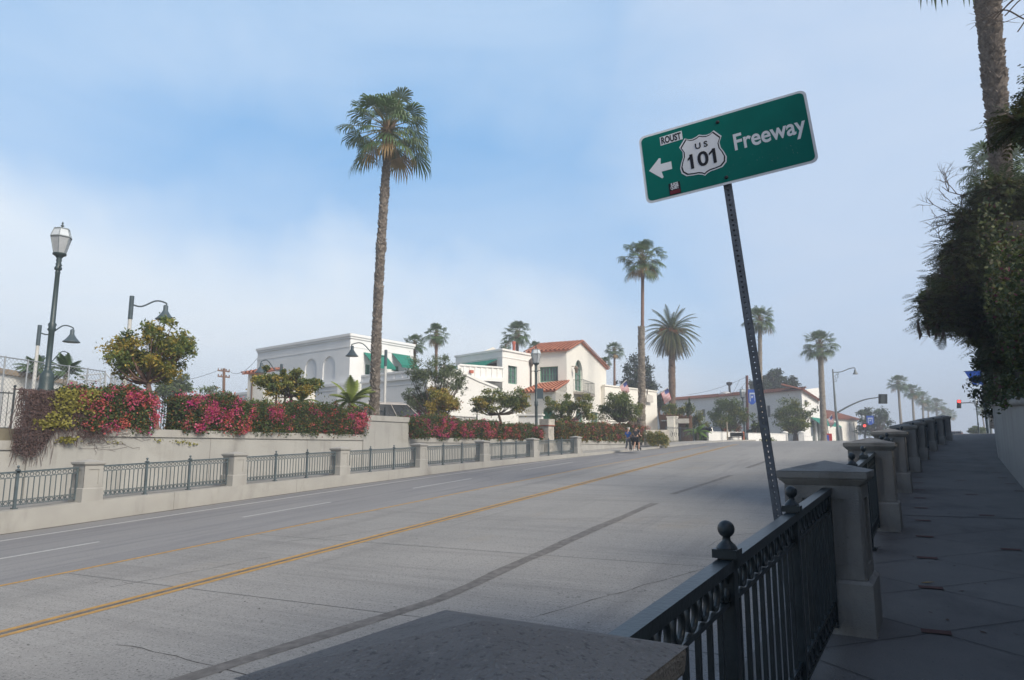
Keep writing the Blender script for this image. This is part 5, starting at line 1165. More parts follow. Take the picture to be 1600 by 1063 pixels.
tree(1057, 84, GZ, [(1050, 637, 18, 14), (1070, 640, 15, 16), (1090, 655, 16, 16), (1055, 655, 20, 16)], 'olive tree over the timber pergola', n=6000, leaf=.24, mats=(G1, G2, G3), wts=(.5, .35, .15), trunk_r=.12, group='street trees before the long white building')
tree(1077, 80, GZ, [(1077, 636, 4, 12), (1077, 652, 5.5, 14), (1077, 668, 6, 12)], 'thin dark cypress beside the pergola', name='cypress_tree', n=2500, leaf=.2, mats=(G4, G7), wts=(.5, .5), trunk_r=.08, droop=-1.0)
tree(1137, 92, GB, [(1140, 635, 24, 17), (1122, 650, 17, 16), (1160, 648, 18, 18), (1140, 658, 26, 14)], 'round green street tree left of the banner lamp', n=8000, leaf=.25, mats=(G1, G7, G2), wts=(.6, .25, .15), trunk_r=.13, group='street trees before the long white building')
tree(1243, 95, GB, [(1240, 640, 26, 17), (1225, 653, 20, 16), (1260, 652, 18, 17), (1240, 664, 26, 12)], 'round green street tree between the sign post and the grey trunk palm', n=8000, leaf=.25, mats=(G1, G2, G7), wts=(.52, .3, .18), trunk_r=.2, group='street trees before the long white building', stems=2)
tree(1363, 150, GB, [(1352, 650, 14, 12), (1375, 655, 16, 14), (1385, 650, 9, 10), (1360, 665, 22, 14)], 'dark green trees beyond the small blue banner', n=5000, leaf=.42, mats=(G7, G4, G1), wts=(.5, .3, .2), trunk_r=.2)
tree(1200, 90, GB, [(1190, 672, 10, 13), (1180, 665, 10, 10)], 'low dark shrubby tree behind the sign post foot', n=1800, leaf=.24, mats=(G4, G1), wts=(.6, .4), trunk_r=.1)
tree(1130, 98, GB, [(1128, 668, 9, 9), (1150, 672, 10, 10), (1180, 676, 8, 10)], 'rusty orange shrub below the round green tree', name='shrub', n=1800, leaf=.26, mats=(G6, G1, F2), wts=(.4, .45, .15), trunk_r=.05)
# greenery far left and palms of the lot
def small_fronds(u, v, d, k, label, name='pygmy_palm', m=None, n=26, z0=None):
    c = P_d(u, v, d); b = Vector((c.x, c.y, GZ if z0 is None else z0)); t = thing(name, b, label, 'palm tree'); r = random.Random(int(u)); mb = MB()
    n = max(n, 14)
    for i in range(n):
        a = i*2.4+r.uniform(-.3, .3); el_ = R(r.uniform(5, 80)); D = Vector((math.cos(a)*math.cos(el_), math.sin(a)*math.cos(el_), math.sin(el_))); side = Vector((-math.sin(a), math.cos(a), 0)); p = c.copy(); q = D.copy(); L_ = k*r.uniform(.8, 1.1); m_ = 10
        for j in range(m_):
            q = (q+Vector((0, 0, -.13))).normalized(); p2 = p+q*L_/m_
            for sg in (-1, 1):
                for h in (0, .5): w0 = p.lerp(p2, h); mb.face([w0, w0+q*.09*k, w0+(side*sg*.7+q*.6-Vector((0, 0, .3))).normalized()*.30*k*math.sin(math.pi*(j+1.5)/(m_+1.5))])
            mb.bar(p, p2, .03*k, .02*k); p = p2
    mb.build('crown', m or pf1, t); mb = MB(); mb.tube([b, c], .09*k, 8); mb.build('trunk', bark, t)
small_fronds(55, 578, 47, 1.1, 'small feathery palm behind the chain link fence, left of the ornate lamp')
small_fronds(103, 582, 47, 1.2, 'small feathery palm behind the chain link fence, right of the ornate lamp')
small_fronds(548, 630, 38, 1.5, 'yellow green king palm fronds rising between the hedge and the white building', 'king_palm', leafmat('king_leaf', (.20, .24, .06)), 15)
small_fronds(1090, 676, 78, 1.6, 'broad leaved green plant beside the iron gate', 'banana_plant', leafmat('banana_leaf', (.13, .22, .05)), 12)
small_fronds(470, 628, 36, 1.0, 'low yucca like plant behind the middle hedge', 'yucca_plant', leafmat('king_leaf', (.20, .24, .06)), 16)
for u, v, ru, rv, d, lb in ((265, 605, 26, 24, 70, 'pale bluish tree far behind the gap between hedges'), (345, 622, 34, 16, 80, 'low far grey green tree beneath the utility pole'), (1525, 672, 12, 6, 120, 'tiny far shrub beside the small lamp beyond the crest')):
    tree(u, d, GZ, [(u, v, ru, rv), (u+ru*.4, v+rv*.3, ru*.6, rv*.7), (u-ru*.5, v+rv*.3, ru*.6, rv*.6)], lb, name='distant_tree', n=3500, leaf=.32, mats=(G5, G1), wts=(.7, .3), trunk_r=.15)
# low shrubs along the base of the background
for u0, u1, d, vt, lb, mm in ((300, 420, 40, 628, 'low leafy shrubs behind the bright pink hedge', (G2, G5)), (1168, 1200, 88, 680, 'low green shrub at the foot of the banner lamp', (G1, G2)), (1090, 1100, 84, 672, 'low green shrub beside the dark parked car', (G1, G4))):
    P, _ = clump_pts([(tuple(P_d(u0+(u1-u0)*k/7, vt+10, d+rnd.uniform(-.5, .5))), (1.0, .8, .55)) for k in range(8)], 3000); mb = MB(); mb.quads(leaf_quads(P, .2, .5), rng.choice(2, 3000)); o = mb.build('shrub', list(mm), None, origin=tuple(at((u0+u1)/2, d, GZ))); tag(o, lb, 'shrub')

# ================================================================ UTILITY POLES AND WIRES
def wire(a, b, sag, label):
    mb = MB(); mb.tube([a.lerp(b, k/10)-Vector((0, 0, sag*4*(k/10)*(1-k/10))) for k in range(11)], .022, 4); tag(mb.build('wire', darkm, None, origin=tuple(a)), label, 'wire', 'overhead wires')
b = at(349, 95, GZ); t = thing('utility_pole', b, 'brown utility pole with two crossarms in the far left distance', 'utility pole'); tp = P_d(350, 576, 95)
mb = MB(); mb.tube([b, tp], .17, 8); mb.build('pole', wood, t)
for v in (580, 589): a, c = P_d(340, v-1, 95), P_d(359, v+1, 95); mb = MB(); mb.bar(a, c, .16); [mb.lathe(a.lerp(c, k), [(.07, 0), (.07, .28)], 6) for k in (.05, .3, .7, .95)]; mb.build('crossarm', wood, t)
wire(P_d(341, 579, 95), P_d(200, 600, 80), .6, 'wire running left from the far utility pole'); wire(P_d(358, 580, 95), P_d(402, 560, 70), .8, 'wire running right from the far utility pole')
b = at(1168, 108, GB); t = thing('utility_pole', b, 'dark red brown utility pole behind the blue banner', 'utility pole'); tp = P_d(1167, 587, 108); mb = MB(); mb.tube([b, tp], .2, 8); mb.build('pole', mat('red_brown_pole', (.13, .05, .04), .8, .3, 4), t)
wire(P_d(1167, 589, 108), P_d(1075, 617, 126), .4, 'upper overhead wire left of the blue banner pole'); wire(P_d(1165, 598, 108), P_d(1125, 612, 122), 1.0, 'lower sagging wire left of the blue banner pole'); wire(P_d(1156, 593, 109), P_d(1144, 615, 122), .1, 'short slanting wire over the long roof')

# ================================================================ BANNERS
bl = mat('banner_blue', (.02, .10, .50), .7, .12, 4); bw = mat('banner_white', (.55, .6, .68), .7, .08, 4)
def banner(u0, v0, u1, v1, d, label, ang=0, tri=False):
    a, b = P_d(u0, v0, d), P_d(u1, v1, d); c = Vector((a.x, a.y, 0)); t = thing('banner', a, label, 'banner', 'blue banners with a white square mark')
    Dx = Vector((b.x-a.x, b.y-a.y, 0)); H_ = a.z-b.z
    fw = Vector((-a.x, -a.y, 0)).normalized()
    def q(x, y, o=0): return a+Dx*x-Vector((0, 0, H_*y))+fw*(o+.04*math.sin(y*5+x*2))
    mb = MB(); n = 6
    if tri: poly = [(0, 0), (1, 0), (1, .95), (.45, .95)]
    else: poly = [(0, 0), (1, 0), (1, .8), (.6, 1), (.3, 1), (0, .85)] if not tri and H_ > Dx.length*1.05 else [(0, 0), (1, 0), (1, 1), (0, 1)]
    mb.prism([q(x, y) for x, y in poly], fw*.02); mb.build('cloth', bl, t); mb = MB()
    def stp(x0, y0, x1, y1): mb.hexa([q(x0, y1, .03), q(x1, y1, .03), q(x1, y1, .045), q(x0, y1, .045), q(x0, y0, .03), q(x1, y0, .03), q(x1, y0, .045), q(x0, y0, .045)])
    if not tri: stp(.18, .22, .84, .32); stp(.18, .32, .28, .80); stp(.74, .32, .84, .80); stp(.40, .44, .62, .58); stp(.52, .60, .74, .68)
    else:
        pts = [(.95, .30), (.75, .36), (.62, .5), (.6, .7), (.68, .9), (.78, .9), (.70, .7), (.74, .54), (.84, .44), (.95, .40)]; mb.prism([q(x, y, .03) for x, y in pts], fw*.015)
    mb.build('mark', bw, t)
    mb = MB(); mb.bar(q(-.05, -.02), q(1.15, -.02), .05); mb.build('banner_rod', bellm, t)
banner(1168.5, 609, 1182, 632, 95.5, 'larger blue banner with a white square mark next to the leaning sign post')
banner(1353.5, 650, 1366, 664, 128, 'small blue banner with a white square mark over the near pillars')
banner(1507, 581, 1536, 602, 60, 'slanting blue banner with a white curl half hidden by the dark tree', tri=True)
b = at(1545, 60.5, 2.7); mb = MB(); mb.tube([b, b+Vector((0, 0, 8.2))], .09, 8); tag(mb.build('banner_pole', bellm, None, origin=tuple(b)), 'dark pole holding the slanting banner, hidden in the dark tree', 'pole')

# ================================================================ SIGNALS
sigm = mat('signal_black', (.03, .035, .035), .5, .2, 5); greyp = mat('grey_green_pole', (.16, .18, .18), .5, .15, 4, metal=.2)
redon = bpy.data.materials.new('signal_red_lit'); redon.use_nodes = True; bs = redon.node_tree.nodes['Principled BSDF']; bs.inputs['Base Color'].default_value = (.8, .03, .02, 1); bs.inputs['Emission Color'].default_value = (1, .06, .05, 1); bs.inputs['Emission Strength'].default_value = 2.2
b = at(1312, 86, 2.5); t = thing('signal_mast', b, 'tall traffic signal mast with curved signal arm and upper lamp arm', 'traffic signal'); tp = P_d(1301, 577, 86)
mb = MB(); mb.tube([b, P_d(1306, 645, 86), tp], [.16, .13, .07], 10); mb.build('pole', greyp, t)
arm = smooth_path([P_d(1308, 645, 86), P_d(1328, 634, 86), P_d(1350, 625, 86), P_d(1373, 621, 86)], 5); mb = MB(); mb.tube(arm, [.10-.05*i/len(arm) for i in range(len(arm))], 8); mb.build('arm', greyp, t)
mb = MB(); mb.tube(smooth_path([P_d(1302, 582, 86), P_d(1315, 581, 86), P_d(1326, 576.5, 86), P_d(1335.5, 575, 86), P_d(1335.5, 579, 86)], 5), .05, 8); mb.build('lamp_arm', greyp, t)
mb = MB(); mb.lathe(P_d(1336.5, 585, 86), [(.28, 0), (.26, .08), (.15, .22), (.10, .5)], 10); mb.build('lamp_shade', greyp, t)
mb = MB()
for cu, cv, rr_ in ((1307, 588, 3.4), (1305, 594, 2.6), (1309, 584, 2)):
    mb.tube([P_d(cu+rr_*math.cos(a/5*math.pi)*(1-a*.05), cv+rr_*math.sin(a/5*math.pi)*(1-a*.05), 86) for a in range(12)], .028, 5)
mb.build('scrollwork', greyp, t)
def frame_box(mb, u0, v0, u1, v1, d, th=.35, mi=None):
    a, b_, c, e = P_d(u0, v1, d), P_d(u1, v1, d), P_d(u1, v0, d), P_d(u0, v0, d); fw = Vector((a.x, a.y, 0)).normalized()*th
    mb.hexa([a, b_, b_+fw, a+fw, e, c, c+fw, e+fw], mi)
mb = MB(); frame_box(mb, 1372.5, 616, 1386.5, 631, 85.5, .12); hd = mb.build('backplate', sigm, t)
mb = MB(); frame_box(mb, 1376, 616.8, 1382.5, 630.3, 85.2, .3); mb.build('signal_head', mat('signal_head_back', (.07, .08, .08), .5, .2, 5), hd)
b = at(1550, 92, 2.6); t = thing('traffic_signal', b, 'red lit traffic signal on an arm reaching out from the right wall', 'traffic signal'); mb = MB(); mb.tube([b, P_d(1545, 641, 92)], .13, 8); mb.build('pole', greyp, t)
mb = MB(); mb.tube(smooth_path([P_d(1545, 641, 92), P_d(1532, 632.5, 92), P_d(1518, 629.5, 92), P_d(1500, 630, 92)], 5), .06, 8); mb.build('arm', greyp, t)
mb = MB(); frame_box(mb, 1495, 625, 1502, 638, 91.8, .3); hd = mb.build('signal_head', sigm, t)
for k, v in enumerate((627.6, 631.5, 635.4)):
    c = P_d(1498.6, v, 91.75); fw = Vector((-c.x, -c.y, 0)).normalized(); mb = MB(); mb.lathe(c, [(.15, -.02), (.17, .02), (.14, .05)], 12, axis=fw); mb.build('lens', redon if k == 0 else sigm, hd)
b = at(1352, 106, 2.5); t = thing('pedestrian_signal', b, 'small signal post with a red light under the small blue banner', 'traffic signal'); mb = MB(); mb.tube([b, P_d(1352, 662, 106)], .08, 8); mb.build('pole', sigm, t)
mb = MB(); frame_box(mb, 1348, 661, 1356, 672, 105.8, .3); hd = mb.build('signal_head', sigm, t)
c = P_d(1351, 665.5, 105.6); mb = MB(); mb.lathe(c, [(.17, 0), (.15, .05)], 10, axis=Vector((-c.x, -c.y, 0)).normalized()); mb.build('lens', redon, hd)
# street signs on a post near the shop
b = at(1296, 108, 2.5); t = thing('sign_post', b, 'small grey sign on a post beside the grey trunk palm', 'sign'); mb = MB(); mb.tube([b, P_d(1290, 645, 108)], .05, 6); mb.build('post', greyp, t); mb = MB(); frame_box(mb, 1282, 648, 1291, 656, 107.8, .04); mb.build('panel', mat('grey_sign', (.3, .33, .34), .6, .1, 4), t)

# ================================================================ VEHICLES
def car(base, yaw, L_, W_, H_, paint, label, name='parked_suv', cat='suv', group=None):
    t = thing(name, base, label, cat, group); b = Vector(base); X = Vector((math.cos(yaw), math.sin(yaw), 0)); Y = Vector((-X.y, X.x, 0)); Z = Vector((0, 0, 1))
    def sec(pts, y): return [b+X*x+Y*y+Z*z for x, z in pts]
    lower = [(-L_/2, .35), (-L_/2+.03, .95*H_/1.85), (-L_/2+.1, 1.1*H_/1.85), (L_/2-1.15, 1.12*H_/1.85), (L_/2-.15, .95*H_/1.85), (L_/2, .6), (L_/2-.02, .35)]
    mb = MB(); rows = [sec([(x*.985, z) for x, z in lower], -W_/2), sec(lower, -W_/2+.08), sec(lower, W_/2-.08), sec([(x*.985, z) for x, z in lower], W_/2)]
    mb.grid([r for r in rows], smooth=False); mb.face(rows[0]); mb.face(rows[-1][::-1]); mb.face([rows[0][0], rows[-1][0], rows[-1][-1], rows[0][-1]])
    body = mb.build('body', paint, t)
    zb_, zt_ = 1.1*H_/1.85, H_; c0 = [(-L_/2+.1, zb_), (L_/2-1.15, zb_)]; c1 = [(-L_/2+.38, zt_), (L_/2-1.95, zt_)]
    mb = MB(); wi = .14
    def q(x, y, z): return b+X*x+Y*y+Z*z
    y0 = W_/2-.05; y1 = W_/2-.18
    mb.hexa([q(c0[0][0]+.03, -y0, zb_-.02), q(c0[1][0]-.03, -y0, zb_-.02), q(c0[1][0]-.03, y0, zb_-.02), q(c0[0][0]+.03, y0, zb_-.02), q(c1[0][0]+.02, -y1, zt_-.07), q(c1[1][0]-.02, -y1, zt_-.07), q(c1[1][0]-.02, y1, zt_-.07), q(c1[0][0]+.02, y1, zt_-.07)])
    mb.build('window', mat('car_glass', (.02, .025, .03), .1, .2, 2, spec=.8), t)
    mb = MB(); mb.hexa([q(c1[0][0]-.02, -y1-.02, zt_-.08), q(c1[1][0]+.02, -y1-.02, zt_-.08), q(c1[1][0]+.02, y1+.02, zt_-.08), q(c1[0][0]-.02, y1+.02, zt_-.08), q(c1[0][0]+.05, -y1+.08, zt_), q(c1[1][0]-.08, -y1+.08, zt_), q(c1[1][0]-.08, y1-.08, zt_), q(c1[0][0]+.05, y1-.08, zt_)])
    for k in (0, .30, .60, 1):
        xa, xb = c0[0][0]+(c0[1][0]-c0[0][0])*k, c1[0][0]+(c1[1][0]-c1[0][0])*k
        for sg in (-1, 1): mb.bar(q(xa, sg*(y0+.01), zb_), q(xb, sg*(y1+.01), zt_-.06), .09, .04)
    for sg in (-1, 1): mb.bar(q(c1[0][0]+.15, sg*(y1-.1), zt_+.05), q(c1[1][0]-.2, sg*(y1-.1), zt_+.05), .035)
    mb.build('roof', paint, t)
    for x in (-L_/2+.9, L_/2-.9):
        for sg in (-1, 1):
            mb = MB(); c = q(x, sg*(W_/2-.1), .36); mb.lathe(c-Y*.12, [(.36, 0), (.36, .24)], 18, axis=Y); w = mb.build('wheel', mat('tyre', (.02, .02, .02), .8, .2, 5), t)
            mb = MB(); mb.lathe(c+Y*sg*.125-Y*.01, [(.2, 0), (.2, .02)], 12, axis=Y); mb.build('rim', mat('rim', (.4, .4, .42), .3, .1, 5, metal=.8), w)
    for sg in (-1, 1):
        mb = MB(); mb.box(q(L_/2-.05, sg*(W_/2-.3), .8), (.1, .35, .16), (X, Y, Z)); mb.build('headlight', mat('headlight', (.6, .6, .6), .2, .1, 5), t)
        mb = MB(); mb.box(q(-L_/2+.02, sg*(W_/2-.14), 1.0), (.06, .16, .4), (X, Y, Z)); mb.build('tail_light', mat('tail_light', (.4, .02, .02), .3, .1, 5), t)
    return t
p = at(617, 44, 2.42); car(p, R(52), 4.9, 1.9, 1.98, mat('beige_paint', (.42, .39, .36), .3, .05, 2, spec=.6, coat=.4), 'pale beige suv with dark windows parked behind the concrete block')
p = at(1100, 86, 2.35); car(p, R(150), 4.6, 1.9, 1.75, mat('black_paint', (.02, .022, .025), .25, .1, 2, spec=.6, coat=.4), 'dark parked car beside the white low wall', 'parked_car', 'car')
p = at(1494, 105, 2.3); car(p, R(82), 4.6, 1.8, 1.5, mat('grey_paint', (.2, .2, .22), .25, .1, 2, spec=.6, coat=.4), 'small far car with red tail lights at the end of the pillar row', 'car', 'car')

# ================================================================ SMALL STREET THINGS
def lowwall(u0, d0, u1, d1, h, label, m=stucco):
    a, b = at(u0, d0, 2.3), at(u1, d1, 2.3); mb = MB(); mb.bar(a+Vector((0, 0, h/2)), b+Vector((0, 0, h/2)), .3, h); mb.bar(a+Vector((0, 0, h+.03)), b+Vector((0, 0, h+.03)), .38, .06); tag(mb.build('garden_wall', m, None, origin=tuple(a)), label, 'wall')
lowwall(1106, 80, 1160, 84, 1.15, 'low white garden wall left of the bench'); lowwall(1168, 86, 1193, 88, 1.1, 'low white garden wall behind the sign post foot'); lowwall(1198, 88, 1226, 93, 1.1, 'low white garden wall left of the white gate pillars'); lowwall(1255, 98, 1268, 101, .9, 'short low white garden wall right of the gate pillars')
for u, lb in ((1227, 'left white gate pillar with a rounded top'), (1253, 'right white gate pillar with a rounded top')):
    b = at(u, 94, 2.3); mb = MB(); mb.box(b+Vector((0, 0, .65)), (.62, .62, 1.3)); mb.lathe(b+Vector((0, 0, 1.3)), [(.42, 0), (.4, .08), (.25, .16), (.05, .2)], 12); tag(mb.build('gate_pillar', stucco, None, origin=tuple(b)), lb, 'pillar', 'white gate pillars')
a, c = at(1231, 94.5, 2.3), at(1250, 94.5, 2.3); t = thing('iron_gate', a, 'dark iron gate between the white gate pillars', 'gate'); mb = MB()
for i in range(14): p = a.lerp(c, i/13); mb.bar(p, p+Vector((0, 0, 1.1)), .03, up=(1, 0, 0))
for z in (.15, 1.05): mb.bar(a+Vector((0, 0, z)), c+Vector((0, 0, z)), .04)
mb.build('bars', ironm, t)
# decorated iron gate by the pergola
a, c = at(1041, 70, 2.3), at(1086, 76, 2.3); t = thing('ornamental_fence', a, 'ornamental black iron fence with scrolls in front of the timber pergola', 'fence'); hh = 1.45; mb = MB()
for z in (.12, hh-.1, hh): mb.bar(a+Vector((0, 0, z)), c+Vector((0, 0, z)), .035)
D = (c-a); n = 30
for i in range(n+1): p = a+D*i/n; mb.bar(p, p+Vector((0, 0, hh)), .018, up=D)
mb.build('bars', ironm, t); mb = MB(); Hh = Vector((D.x, D.y, 0)).normalized()
for i in range(8):
    p = a+D*(i+.5)/8+Vector((0, 0, .75)); mb.tube([p+Hh*math.cos(k/6*math.pi)*.25*(1-k*.03)+Vector((0, 0, math.sin(k/6*math.pi)*.3*(1-k*.03))) for k in range(15)], .02, 4)
mb.build('scrolls', ironm, t)
for k in (0, .47, .95): p = a+D*k; mb = MB(); mb.bar(p, p+Vector((0, 0, hh+.1)), .09, up=D); mb.build('post', ironm, t)
t = thing('pergola', at(1054, 79, 2.3), 'brown timber pergola with cream posts behind the ornamental fence', 'pergola'); p0 = P_d(1031, 651, 80); p1 = P_d(1078, 655, 78); fwd = Vector((p0.x, p0.y, 0)).normalized()
mb = MB(); mb.bar(p0, p1, .35, .45); mb.bar(p0+fwd*3, p1+fwd*3, .35, .45); 
for i in range(9): q = p0.lerp(p1, i/8)+Vector((0, 0, .3)); mb.bar(q-fwd*.5, q+fwd*3.5, .12, .2)
mb.build('beams', wood, t)
for u, w in ((1050, .75), (1056, .5), (1080, .3)):
    b = at(u, 78, 2.3); mb = MB(); mb.box(b+Vector((0, 0, 1.35)), (w, w, 2.7)); mb.box(b+Vector((0, 0, 2.75)), (w+.12, w+.12, .12)); mb.build('post', stucco2 if u < 1070 else wood, t)
mb = MB(); q0, q1 = at(1033, 81, 2.3), at(1078, 81, 2.3); mb.bar(q0+Vector((0, 0, 1.2)), q1+Vector((0, 0, 1.2)), .2, 2.4); mb.build('back_wall', mat('dark_timber_wall', (.09, .055, .04), .8, .3, 3), t)
q = P_d(1067, 658, 77.5); mb = MB(); mb.box(q, (1.3, .06, .5)); mb.build('name_board', mat('pale_board', (.5, .48, .44), .7, .15, 5), t)
# bench, bollard, bin, posts
b = at(1149, 82, 2.45); t = thing('bench', b, 'dark street bench in front of the low white wall', 'bench'); mb = MB(); mb.box(b+Vector((0, 0, .45)), (1.7, .5, .06)); mb.build('seat', darkm, t); mb = MB(); mb.box(b+Vector((0, .27, .75)), (1.7, .05, .45)); mb.build('backrest', darkm, t)
for x in (-.75, .75): mb = MB(); mb.bar(b+Vector((x, -.2, 0)), b+Vector((x, -.2, .6)), .06); mb.bar(b+Vector((x, .25, 0)), b+Vector((x, .25, .9)), .06); mb.bar(b+Vector((x, -.22, .62)), b+Vector((x, .25, .62)), .05); mb.build('leg', darkm, t)
b = at(1162, 83, 2.45); mb = MB(); mb.lathe(b, [(.11, 0), (.10, .9), (.12, .92), (.12, 1.0), (.05, 1.1)], 10); tag(mb.build('bollard', mat('orange_post', (.42, .13, .07), .7, .2, 5), None, origin=tuple(b)), 'orange bollard right of the bench', 'bollard')
b = at(1172, 90, 2.45); t = thing('litter_bin', b, 'dark round topped litter bin behind the banner lamp', 'litter bin'); mb = MB(); mb.lathe(b, [(.38, 0), (.42, 1.1)], 14); mb.build('bin_body', mat('bin_green', (.03, .045, .04), .6, .2, 5), t); mb = MB(); mb.lathe(b, [(.44, 1.1), (.40, 1.3), (.2, 1.48), (.05, 1.5)], 14); mb.build('lid', MT['bin_green'], t)
for u, lb in ((1137, 'pale trunk guard post below the round green tree'),): b = at(u, 81, 2.45); mb = MB(); mb.tube([b, b+Vector((0, 0, 2.1))], .07, 6); tag(mb.build('guard_post', MT['stake_wood'], None, origin=tuple(b)), lb, 'post')
b = at(1296, 104, 2.45); t = thing('newspaper_box', b, 'red and dark newspaper box in front of the arcade shop', 'newspaper box'); mb = MB(); mb.box(b+Vector((0, 0, .7)), (.7, .5, 1.0)); mb.build('cabinet', red_paint, t); mb = MB(); mb.box(b+Vector((0, 0, .1)), (.3, .3, .2)); mb.build('foot', darkm, t)
b = at(1292, 104, 2.45); t = thing('newspaper_box', b, 'blue newspaper box left of the red one', 'newspaper box'); mb = MB(); mb.box(b+Vector((0, 0, .6)), (.6, .5, .8)); mb.build('cabinet', bl, t); mb = MB(); mb.box(b+Vector((0, 0, .1)), (.25, .3, .2)); mb.build('foot', darkm, t)
# fallen leaf and bits on the walk
for i, (u, v, lb) in enumerate(((1449, 912, 'dry yellow leaf lying above a brick inlay on the near sidewalk'), (1368, 857, 'dark scrap lying at the foot of the second pillar'))):
    r_ = ray(u, v); k = (0-EYE+0)/(r_.z-.05*r_.y); p = CAM+r_*k; p.z = side_z(p.y)+.006; mb = MB(); mb.hexa([p+Vector(q) for q in ((-.05, -.01, 0), (.0, -.02, .004), (.06, .0, .012), (.0, .02, .004), (-.05, -.01, .004), (.0, -.02, .010), (.06, .0, .016), (.0, .02, .010))]); tag(mb.build('fallen_leaf' if i == 0 else 'litter_scrap', mat('dry_leaf', (.35, .24, .09), .8, .2, 9) if i == 0 else darkm, None, origin=tuple(p)), lb, 'leaf' if i == 0 else 'litter')
mb = MB(); r4 = random.Random(21)
for i in range(260):
    s = r4.uniform(3, 45); x = rwall(s)-abs(r4.gauss(0, .28))-.02 if r4.random() < .6 else r4.uniform(pilx(s), rwall(s)); z = side_z(s)+.006; a = r4.uniform(0, 3.1); l = r4.uniform(.015, .035)
    p = Vector((x, s, z)); d1 = Vector((math.cos(a), math.sin(a), .1))*l; d2 = Vector((-math.sin(a), math.cos(a), .0))*l*.5; mb.face([p-d1, p-d2, p+d1, p+d2])
o = mb.build('leaf_litter', mat('litter_brown', (.10, .07, .05), .9, .4, 9)); o['kind'] = 'stuff'; o['label'] = 'small dry leaves scattered along the right sidewalk'; o['category'] = 'leaf litter'
mb = MB()
for i in range(300):
    s = r4.uniform(4, 26); x = r4.uniform(-13, -1.2); z = road_z(s)+.006; a = r4.uniform(0, 3.1); l = r4.uniform(.012, .035); p = Vector((x, s, z)); d1 = Vector((math.cos(a), math.sin(a), 0))*l; d2 = Vector((-math.sin(a), math.cos(a), .0))*l*.5; mb.face([p-d1, p-d2, p+d1, p+d2])
o = mb.build('road_grit', mat('grit', (.08, .075, .07), .9, .4, 9)); o['kind'] = 'stuff'; o['label'] = 'dark grit and bits on the road'; o['category'] = 'grit'

# ================================================================ RIGHT WALL AND ITS GREENERY
def rtop(s): return side_z(s)+2.1+.0*s
mb = MB(); rows = []; n = 60
for i in range(n+1):
    s = -8+60*i/n; x = rwall(s); rows.append([(x, s, side_z(s)-.3), (x, s, rtop(s)-.42), (x+.5, s, rtop(s)-.42), (x+.5, s, side_z(s)-.3)])
t = thing('curved_wall', (rwall(5), 5, side_z(5)), 'tall curved concrete wall with a rounded coping along the right sidewalk', 'retaining wall')
mb.grid(rows, closed=True, smooth=False); mb.cap(rows[0]); mb.cap(rows[-1]); mb.build('wall', rwall_m, t)
mb = MB(); rows = []
for i in range(n+1):
    s = -8+60*i/n; x = rwall(s); z = rtop(s); rows.append([(x+.5, s, z-.42), (x-.0, s, z-.42), (x-.05, s, z-.40), (x-.085, s, z-.36), (x-.085, s, z-.31), (x-.05, s, z-.27), (x+.0, s, z-.25), (x+.0, s, z), (x+.5, s, z)])
mb.grid(rows, closed=True); mb.cap(rows[0]); mb.cap(rows[-1]); mb.build('coping', rwall_m, t)
mb = MB()
for s in (6, 11, 16, 21.5, 27, 32.5): x = rwall(s)-.004; mb.face([(x, s, side_z(s)), (x+.0, s+.02, side_z(s)), (x, s+.02, rtop(s)-.43), (x, s, rtop(s)-.43)])
mb.build('seam', MT['joint_dark'], t)
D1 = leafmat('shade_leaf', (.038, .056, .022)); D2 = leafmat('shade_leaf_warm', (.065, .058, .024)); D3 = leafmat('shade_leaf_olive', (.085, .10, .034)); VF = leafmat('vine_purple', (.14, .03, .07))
def pinnate(mb, c, D, L_, n=7, w=.028, ll=.085, mi=0, rr=rnd):
    D = D.normalized(); S = D.cross(Vector((0, 0, 1))); S = S.normalized() if S.length > .1 else Vector((1, 0, 0)); p = Vector(c); v = D.copy()
    for j in range(n):
        v = (v+Vector((0, 0, -.07))).normalized(); q = p+v*L_/n; l = ll*math.sin(math.pi*(j+1.6)/(n+1.6))
        for sg in (-1, 1): tip = q+(S*sg*.8+v*.5+Vector((0, 0, rr.uniform(-.25, .05)))).normalized()*l*1.6; mb.face([q, q+v*w+S*sg*l*.5, tip, q-v*w*.3+S*sg*l*.6], mi)
        p = q
